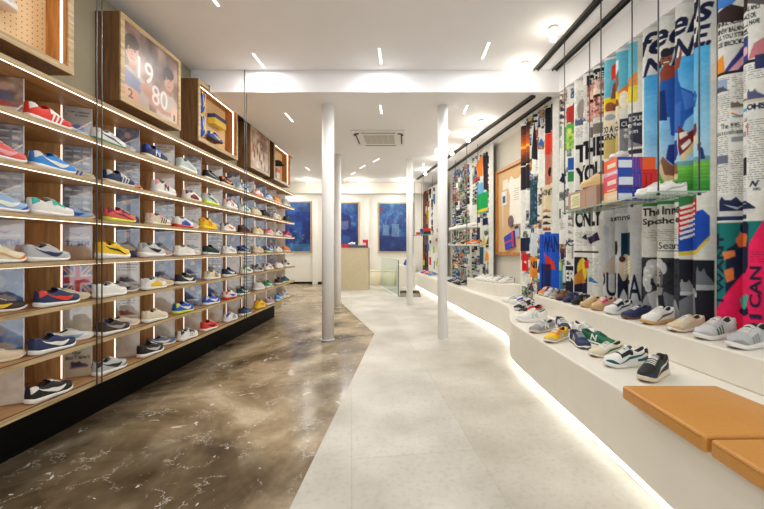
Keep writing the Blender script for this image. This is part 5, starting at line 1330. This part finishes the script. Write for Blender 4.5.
def art2(cv):
    cv.text('feels',(640,2.90),(716,2.90),(716,3.10),(640,3.10),NV,bold=.025,shear=.3)
    # sky to grass photograph
    z0,z1=1.66,2.73; n=60
    for k in range(n):
        f=k/(n-1); c=np.array((72,170,224))*(1-f)+np.array((176,212,232))*f
        cv.rect(646.5,z1-(z1-1.88)*(k+1)/n,712,z1-(z1-1.88)*k/n,c)
    cv.rect(646.5,1.875,712,1.915,(110,160,170))
    for k in range(8):
        f=k/7; c=np.array((120,190,70))*(1-f)+np.array((44,140,52))*f; cv.rect(646.5,1.88-(1.88-z0)*(k+1)/8,712,1.88-(1.88-z0)*k/8,c)
    cv.text('NINE.',(645,2.72),(713,2.72),(713,2.875),(645,2.875),NV,bold=.03,shear=.3)
    # jumping figure
    cv.poly([q(662,92),q(664,76),q(672,78),q(680,72),q(681,84),q(684,90),q(694,92),q(699,100),q(696,112),q(688,122),q(684,136),q(673,136),q(672,118),q(663,122)],(40,92,170))
    cv.poly([q(662,96),q(668,92),q(670,122),q(662,124)],(26,52,112)); cv.poly([q(684,92),q(694,94),q(697,104),q(688,112)],(70,122,196)); cv.poly([q(676,110),q(684,104),q(683,134),q(675,134)],(60,110,190))
    cv.poly([q(662,78),q(667,68),q(676,66),q(681,62),q(683,52),q(685,56),q(682,72),q(672,80),q(664,86)],(150,72,52))
    cv.ell(668.5,Zc(668.5,61.5),5.6,.056,(150,92,66)); cv.ell(668.5,Zc(668.5,55.5),5.6,.036,(40,38,48)); cv.rect(665.2,Zc(668,61.5),667,Zc(668,60.5),DK); cv.rect(670.2,Zc(670,61.0),672,Zc(670,60.0),DK); cv.rect(666.5,Zc(669,65.2),671.5,Zc(669,64.0),(236,226,220))
    cv.poly([q(669,160),q(671,146),q(679,143),q(681,156),q(676,166)],(44,64,140)); cv.poly([q(662,166),q(666,158),q(674,166),q(680,166),q(681,176),q(672,180),q(663,176)],(142,98,72)); cv.poly([q(661,172),q(664,163),q(668,176),q(681,176),q(681,181),q(668,184)],(226,206,160))
    cv.poly([q(681,150),q(681,128),q(690,134),q(698,126),q(699,134),q(690,150),q(683,158)],(120,44,48)); cv.poly([q(683,160),q(699,136),q(700,143),q(686,163)],(226,200,150)); cv.poly([q(682,136),q(689,132),q(690,136),q(683,142)],(230,224,214)); cv.poly([q(684,148),q(692,139),q(693,143),q(686,152)],(230,224,214))
    cv.poly([q(700,146),q(706,150),q(708,160),q(704,161),q(703,154),q(700,152)],(34,58,120)); cv.ell(703,Zc(703,146),1.3,.014,(120,80,60))
    # second advert below
    cv.rect(645.5,1.60,683,1.63,(60,140,80)); 
    cv.textbox('The Inner',646,1.515,688,1.585,DK,bold=.03); cv.textbox('Spcshoe',646,1.425,683,1.495,DK,bold=.03); cv.copy_lines(648,1.295,680,1.40)
    cv.textbox('Sears',662,1.235,684,1.29,DK,bold=.005); cv.rect(661,1.215,684,1.221,(90,90,94)); cv.rect(660,1.215,660.7,1.30,(90,90,94))
    cv.poly([q(682,196),q(699,196),q(699,203),q(682,212)],(60,130,80)); cv.poly([q(682,210),q(699,199),q(700,226),q(690,234),q(682,238)],(206,44,40)); cv.poly([q(682,236),q(700,212),q(706,210),q(712,216),q(712,236),q(699,250),q(682,252)],(34,80,186)); cv.poly([q(682,252),q(699,250),q(712,236),q(712,240),q(700,254),q(682,256)],(226,200,70))
    for k in range(7): cv.poly([q(683,208+5*k),q(696,203+5*k),q(697,205.4+5*k),q(684,210.4+5*k)],(240,238,232))
    zb=Zc(680,259); cv.rect(645,.6,716,zb,(34,36,46))
    cv.blotch(645,.62,683,zb,[(28,30,38),(60,62,70),(30,32,40)],10)
    cv.poly([q(643,325),q(644,304),q(650,294),q(660,290),q(670,293),q(679,299),q(684,312),q(684,325)],(150,152,156))
    cv.poly([q(651,293),q(659,290),q(663,306),q(657,318)],(196,198,200)); cv.poly([q(668,291),q(676,296),q(672,316),q(666,308)],(120,122,128)); cv.poly([q(661,292),q(667,292),q(671,322),q(663,325)],(36,38,48)); cv.poly([q(659,286),q(667,287),q(666,294),q(660,294)],(150,146,142))
    for hx,hy,rx,rz in ((652,272,5,.06),(656,265,6,.05),(662,263,5,.045),(650,280,4,.06),(667,268,3,.05),(652,287,3,.04)): cv.ell(hx,Zc(hx,hy),rx,rz,(206,206,206))
    for hx,hy in ((651,270),(655,266),(660,264),(650,279),(653,275)): cv.ell(hx,Zc(hx,hy),1.6,.012,(236,236,234))
    cv.ell(661,Zc(661,277),5.2,.088,(176,174,170)); cv.poly([q(664,268),q(667,274),q(666.5,284),q(663,289),q(664,278)],(112,110,110))
    for ex in (659,663.6): cv.ell(ex,Zc(ex,275),1.1,.008,(40,40,44)); cv.rect(ex-1.3,Zc(ex,272.4),ex+1.3,Zc(ex,271.6),(80,78,78))
    cv.poly([q(661,275),q(662.6,280),q(660.6,280.4)],(130,128,126)); cv.ell(661.4,Zc(661.4,284.5),1.9,.016,(62,56,58))
    cv.sneaker(684,Zc(695,296),700,Zc(695,279),(150,154,158),(196,198,200)); cv.sneaker(699,Zc(706,290),716,Zc(706,266),(110,114,120),(170,172,176)); cv.poly([q(683,300),q(697,292),q(700,325),q(683,325)],(120,124,130))
def art3(cv):
    zt,zm=Zc(625,48),Zc(625,92)
    cv.rect(606.5,zm-.15,639.5,zt,(104,186,208)); zy=Zc(620,112); cv.rect(606.5,zy,639.5,zm,(230,206,50)); cv.poly([(620,zm),(630,zm+.05),(639.5,zm+.10),(639.5,zm-.02),(620,zm-.02)],(224,140,56))
    cv.poly([(613.5,zm+.16),(613.5,zm+.30),(618,zm+.34),(618.5,zm+.20)],(226,60,44)); cv.poly([(618,zm+.18),(621,zm+.22),(621,zm+.3),(618,zm+.3)],(236,236,228)); cv.poly([(613,zm-.02),(615,zm+.12),(621,zm+.20),(621,zm+.06),(617,zm-.02)],(150,84,62))
    cv.ell(626,zm-.09,4.2,.085,(238,236,228)); cv.ell(612,zy+.07,4.5,.05,(150,90,60)); cv.ell(618,zy+.05,3.5,.05,(140,80,56)); cv.poly([(630,zm-.08),(633,zm-.06),(634,zm-.12),(630,zm-.13)],(226,206,50))
    z=Zc(612,113); z2=Zc(612,157); cv.rect(606,z2,622,z,(224,214,186)); cv.rect(606.5,Zc(610,160),621,Zc(610,140),(196,178,110))
    cv.textbox('DO A CL',605,Zc(612,134),621,Zc(612,127.5),NV,bold=.03); cv.textbox('GRNT',605,Zc(612,141),621,Zc(612,135),NV,bold=.03); cv.ell(612,Zc(612,119),5,.03,(150,160,170))
    z=Zc(634,116); cv.rect(622.5,Zc(634,156),645,z,(50,54,72)); cv.rect(622.5,Zc(634,150),633,Zc(634,126),(130,130,132)); cv.textbox('CURIOUS',624,Zc(634,124),644,Zc(634,119),(226,226,222),bold=.02); cv.textbox('style',626,Zc(634,130),643,Zc(634,125.5),(226,226,222),bold=.02); cv.textbox('from',626,Zc(634,136),640,Zc(634,131.5),(226,226,222),bold=.02); cv.sneaker(624,Zc(634,152),644,Zc(634,141),(140,140,146))
    # shoe advert below the glass
    cv.rect(600,.6,645,Zc(620,205),(200,204,206)); 
    cv.poly([(601,1.0),(601,1.5),(612,1.45),(612,1.0)],(176,182,188)); cv.textbox('summa',613,Zc(622,221),633,Zc(622,217),DK,bold=.01); cv.copy_lines(612,Zc(620,214),630,Zc(620,209))
    cv.rect(624,Zc(628,266),633,Zc(628,233),(20,54,74)); cv.ell(619,Zc(619,248),2,.07,(34,34,40)); cv.poly([q(604,270),q(610,262),q(618,252),q(620,274),q(605,275)],(186,176,164)); cv.poly([q(621,276),q(622,262),q(627,254),q(634,256),q(637,266),q(633,280),q(622,282)],(206,196,172)); cv.poly([q(621,282),q(633,279),q(633,283),q(621,285)],(40,40,46)); cv.ell(625,Zc(625,259),2.6,.03,(80,50,46))
    for k in range(4): cv.poly([q(626,264+3*k),q(633,260+3*k),q(633.4,261+3*k),q(626.4,265+3*k)],(240,236,226))
    cv.textbox('PUMA',602,.76,643,1.0,(28,32,52),bold=.01)
def art4(cv):
    z=Zc(592,88); cv.rect(590,Zc(598,120),606,Zc(598,72),(170,84,74)); cv.blotch(590,Zc(598,120),606,Zc(598,76),[(60,30,32),(170,90,78),(230,206,190),(120,40,44)],8); cv.rect(589,Zc(598,82),606,Zc(598,72),DK); cv.textbox('THE',591,Zc(598,81),605,Zc(598,75.5),(226,220,210),bold=.03); cv.sneaker(591,Zc(598,100),606,Zc(598,88),(226,206,186),(60,30,34))
    cv.copy_lines(577,Zc(583,138),590,Zc(583,90)); cv.ell(583,Zc(583,110),3.5,.11,(160,150,140)); cv.sneaker(577,Zc(583,128),589,Zc(583,118),(90,100,130)); cv.copy_lines(591,Zc(597,140),605,Zc(597,118)); cv.rect(592,Zc(597,136),604,Zc(597,126),(120,110,104))
    for k,t in enumerate(('THE','YOU','THE')): cv.textbox(t,578,Zc(588,161+23*k),606,Zc(588,143+23*k),(26,28,40),bold=.05)
    cv.textbox('ONLY',578,Zc(590,227),604,Zc(590,209),(26,28,40),bold=.05)
    cv.poly([q(583,238),q(589,234),q(590,240)],DK); cv.poly([q(590,238),q(600,232),q(602,240),q(592,244)],(50,40,70)); cv.copy_lines(578,Zc(588,246),598,Zc(588,231)); cv.rect(577,Zc(588,252.6),601,Zc(588,251),DK)
    cv.rect(577,Zc(583,292),590,Zc(583,257),(36,34,60)); cv.ell(585,Zc(585,270),5,.14,(226,206,60)); cv.poly([q(577,276),q(584,268),q(589,282),q(577,284)],(196,130,50)); cv.copy_lines(591,Zc(596,285),601,Zc(596,258)); cv.sneaker(591,Zc(596,284),601,Zc(596,277),(70,130,190)); cv.poly([q(587,262),q(591,259),q(591,268),q(588,268)],(216,60,60))
PALX=[(36,44,84),(200,54,44),(30,30,34),(240,150,50),(60,110,180),(120,160,90),(150,150,156),(90,70,60),(230,200,70)]
def art5(cv):
    busy(cv,552,577,72,300,[(150,150,156),(60,60,70),(36,44,84),(190,186,176),(120,104,96)],70)
    cv.poly([q(566,128),q(576,122),q(576,148),q(566,152)],(90,170,70)); cv.poly([q(567,112),q(576,104),q(577,120),q(568,126)],(180,52,44)); cv.blotch(567,Zc(571,150),576,Zc(571,130),[(70,150,60),(160,200,90),(226,226,120)],6); cv.rect(570,Zc(574,170),577,Zc(574,158),(40,90,170)); cv.rect(570,Zc(573,182),577,Zc(573,172),(60,140,90)); cv.poly([q(561,182),q(566,174),q(567,184)],NV)
    cv.rect(567,Zc(573,292),577,Zc(573,266),(36,40,56)); cv.textbox('ER',568,Zc(572,281),576,Zc(572,270),WH,bold=.04); cv.textbox('K2',568,Zc(572,246),577,Zc(572,240),NV,bold=.04); cv.rect(561,Zc(563,290),565,Zc(563,262),(60,130,170)); cv.rect(561,Zc(563,270),564,Zc(563,262),(190,210,70))
def art6(cv):
    busy(cv,523,553,95,300,PALX,120)
    for k in range(20):
        f=k/19; c=np.array((34,26,34))*abs(1-2*f)+np.array((240,104,30))*(1-abs(1-2*f)); cv.rect(522,Zc(526,126+2*(k+1)),531,Zc(526,126+2*k),c)
    cv.rect(522,Zc(526,149),531,Zc(526,146.5),(240,190,60)); cv.rect(522,Zc(526,190),531,Zc(526,167),(40,34,44)); cv.poly([q(532,160),q(536,122),q(539,160)],DK); cv.blotch(531.5,Zc(535,225),538.5,Zc(535,180),[(30,90,50),(40,60,80),(90,150,170)],5); cv.rect(531.5,Zc(535,256),538.5,Zc(535,233),(206,214,220)); cv.rect(531.5,Zc(535,277),538.5,Zc(535,257),(232,140,40)); cv.textbox('NI',532,Zc(535,268),538,Zc(535,261),NV,bold=.04)
    cv.rect(522,Zc(526,251),531,Zc(526,238),(30,36,66)); cv.rect(524,Zc(527,271),530,Zc(527,254),(206,36,40)); cv.ell(527,Zc(527,262),1.6,.02,WH)
    cv.rect(546.5,Zc(550,133.5),554,Zc(550,108),(30,30,36)); cv.rect(546.5,Zc(550,155),554,Zc(550,134),(214,60,40)); cv.rect(546.5,Zc(550,185),554,Zc(550,155),(190,120,96)); cv.ell(551,Zc(551,172),1.6,.06,DK); cv.rect(543,Zc(548,228),554,Zc(548,186),(216,204,170)); cv.textbox('HONEY',543,Zc(548,196),554,Zc(548,190),DK,bold=.03)
    for k in range(4): cv.sneaker(544,Zc(548,214+6*k),553,Zc(548,209+6*k),random.choice([(150,60,50),(60,50,60),(180,120,90)]))
    cv.rect(541.5,Zc(548,290),561,Zc(548,234),(34,92,206)); cv.text('WAN',(544,Zc(550,252)),(560,Zc(550,252)),(560,Zc(550,236)),(544,Zc(550,236)),(24,44,110),bold=.04); cv.poly([q(546,252),q(549,256),q(556,262),q(557,270),q(552,268),q(549,274),q(546,268),q(548,262)],(226,58,40)); cv.rect(543,Zc(549,298),553,Zc(549,264),(26,34,80),.8)
def art7(cv):
    busy(cv,470,494,150,285,PALX+[DK,DK,NV],95)
    cv.poly([q(477,165),q(484,155),q(484,176),q(478,178)],(230,130,40)); cv.poly([q(484,158),q(489,152),q(489,190),q(485,190)],(44,36,44)); cv.rect(479,Zc(483,196),485,Zc(483,183),(110,170,210)); cv.rect(478,Zc(484,213),489,Zc(484,193),(30,160,84)); cv.rect(478,Zc(484,212),489,Zc(484,209),(230,200,60)); cv.rect(478,Zc(481,240),481.5,Zc(481,217),(40,40,70)); cv.rect(484,Zc(487,225),489,Zc(487,218),NV); cv.rect(481,Zc(482,264),485,Zc(482,247),(60,90,110))
    cv.rect(490,Zc(491,290),495,Zc(491,140),WH)
    for k in range(6): cv.sneaker(472,Zc(475,253+6*k),477,Zc(475,250+6*k),DK)
def art8(cv):
    busy(cv,447,471,165,290,[DK,DK,NV,(150,150,156),(200,120,50),(190,60,50),(196,176,130),DK],240)
def T9(p): return np.array((p[0],p[1]))
def art9(cv):
    cv.blotch(9.9,.5,10.3,3.2,[(30,60,90),(200,206,210),(230,226,216),(20,24,34)],10); cv.rect(11.35,.5,12.0,3.2,(96,64,54)); cv.blotch(11.4,.6,11.9,2.6,[(60,34,30),(120,84,70),(40,30,34)],8)
    for k in range(70):
        y=random.uniform(10.0,11.9); z=random.uniform(.6,3.0); c=random.choice([(200,40,44),DK,DK,NV,(60,110,170),(230,226,214),(190,200,70),(226,120,50)])
        cv.rect(y,z,y+random.uniform(.06,.2),z+random.uniform(.05,.25),c)
CT=ZL-.006
curtain(1.50,2.725,ZST+.012,CT,'printed curtain with shoe adverts and teal and pink runner poster, nearest the camera',art1,n=36,amp=.088)
curtain(2.742,3.402,ZST+.012,CT,'printed curtain showing a jumping figure in jeans over a blue sky',art2,n=38,amp=.085)
curtain(3.412,3.912,ZST+.012,CT,'printed curtain with yellow and blue cartoon top and beige shoe advert',art3,n=34,amp=.078)
curtain(3.922,4.43,ZST+.012,CT,'printed curtain with tall black words on white behind the kraft box',art4,amp=.072)
curtain(4.44,4.735,ZST+.012,CT,'narrow printed curtain of grey newsprint with green and red picture',art5,amp=.062)
curtain(4.785,5.80,ZBN+.05,CT,'printed curtain with orange sunset strip and blue poster left of the step end',art6,dz=.007,n=26,amp=.058)
curtain(6.95,8.08,ZST-.06 if False else ZST+.012,CT,'printed curtain with green and orange picture left of the corkboard',art7,dz=.009,n=20,amp=.050)
curtain(8.10,9.6,ZBN+.03,CT,'printed curtain of small black shoes behind the near bench pillar',art8,dz=.009,n=20,amp=.045)
def l9(s):
    f=(s-9.9)/(12.1-9.9); x=1.10+(.53-1.10)*f; return (x,s,-.967,-.255)
curtain(10.0,11.9,ZBN+.04,CT-.15,'printed curtain with brown and dark pictures at the far end',art9,dz=.012,n=16,line=l9,T=T9,amp=0.045)
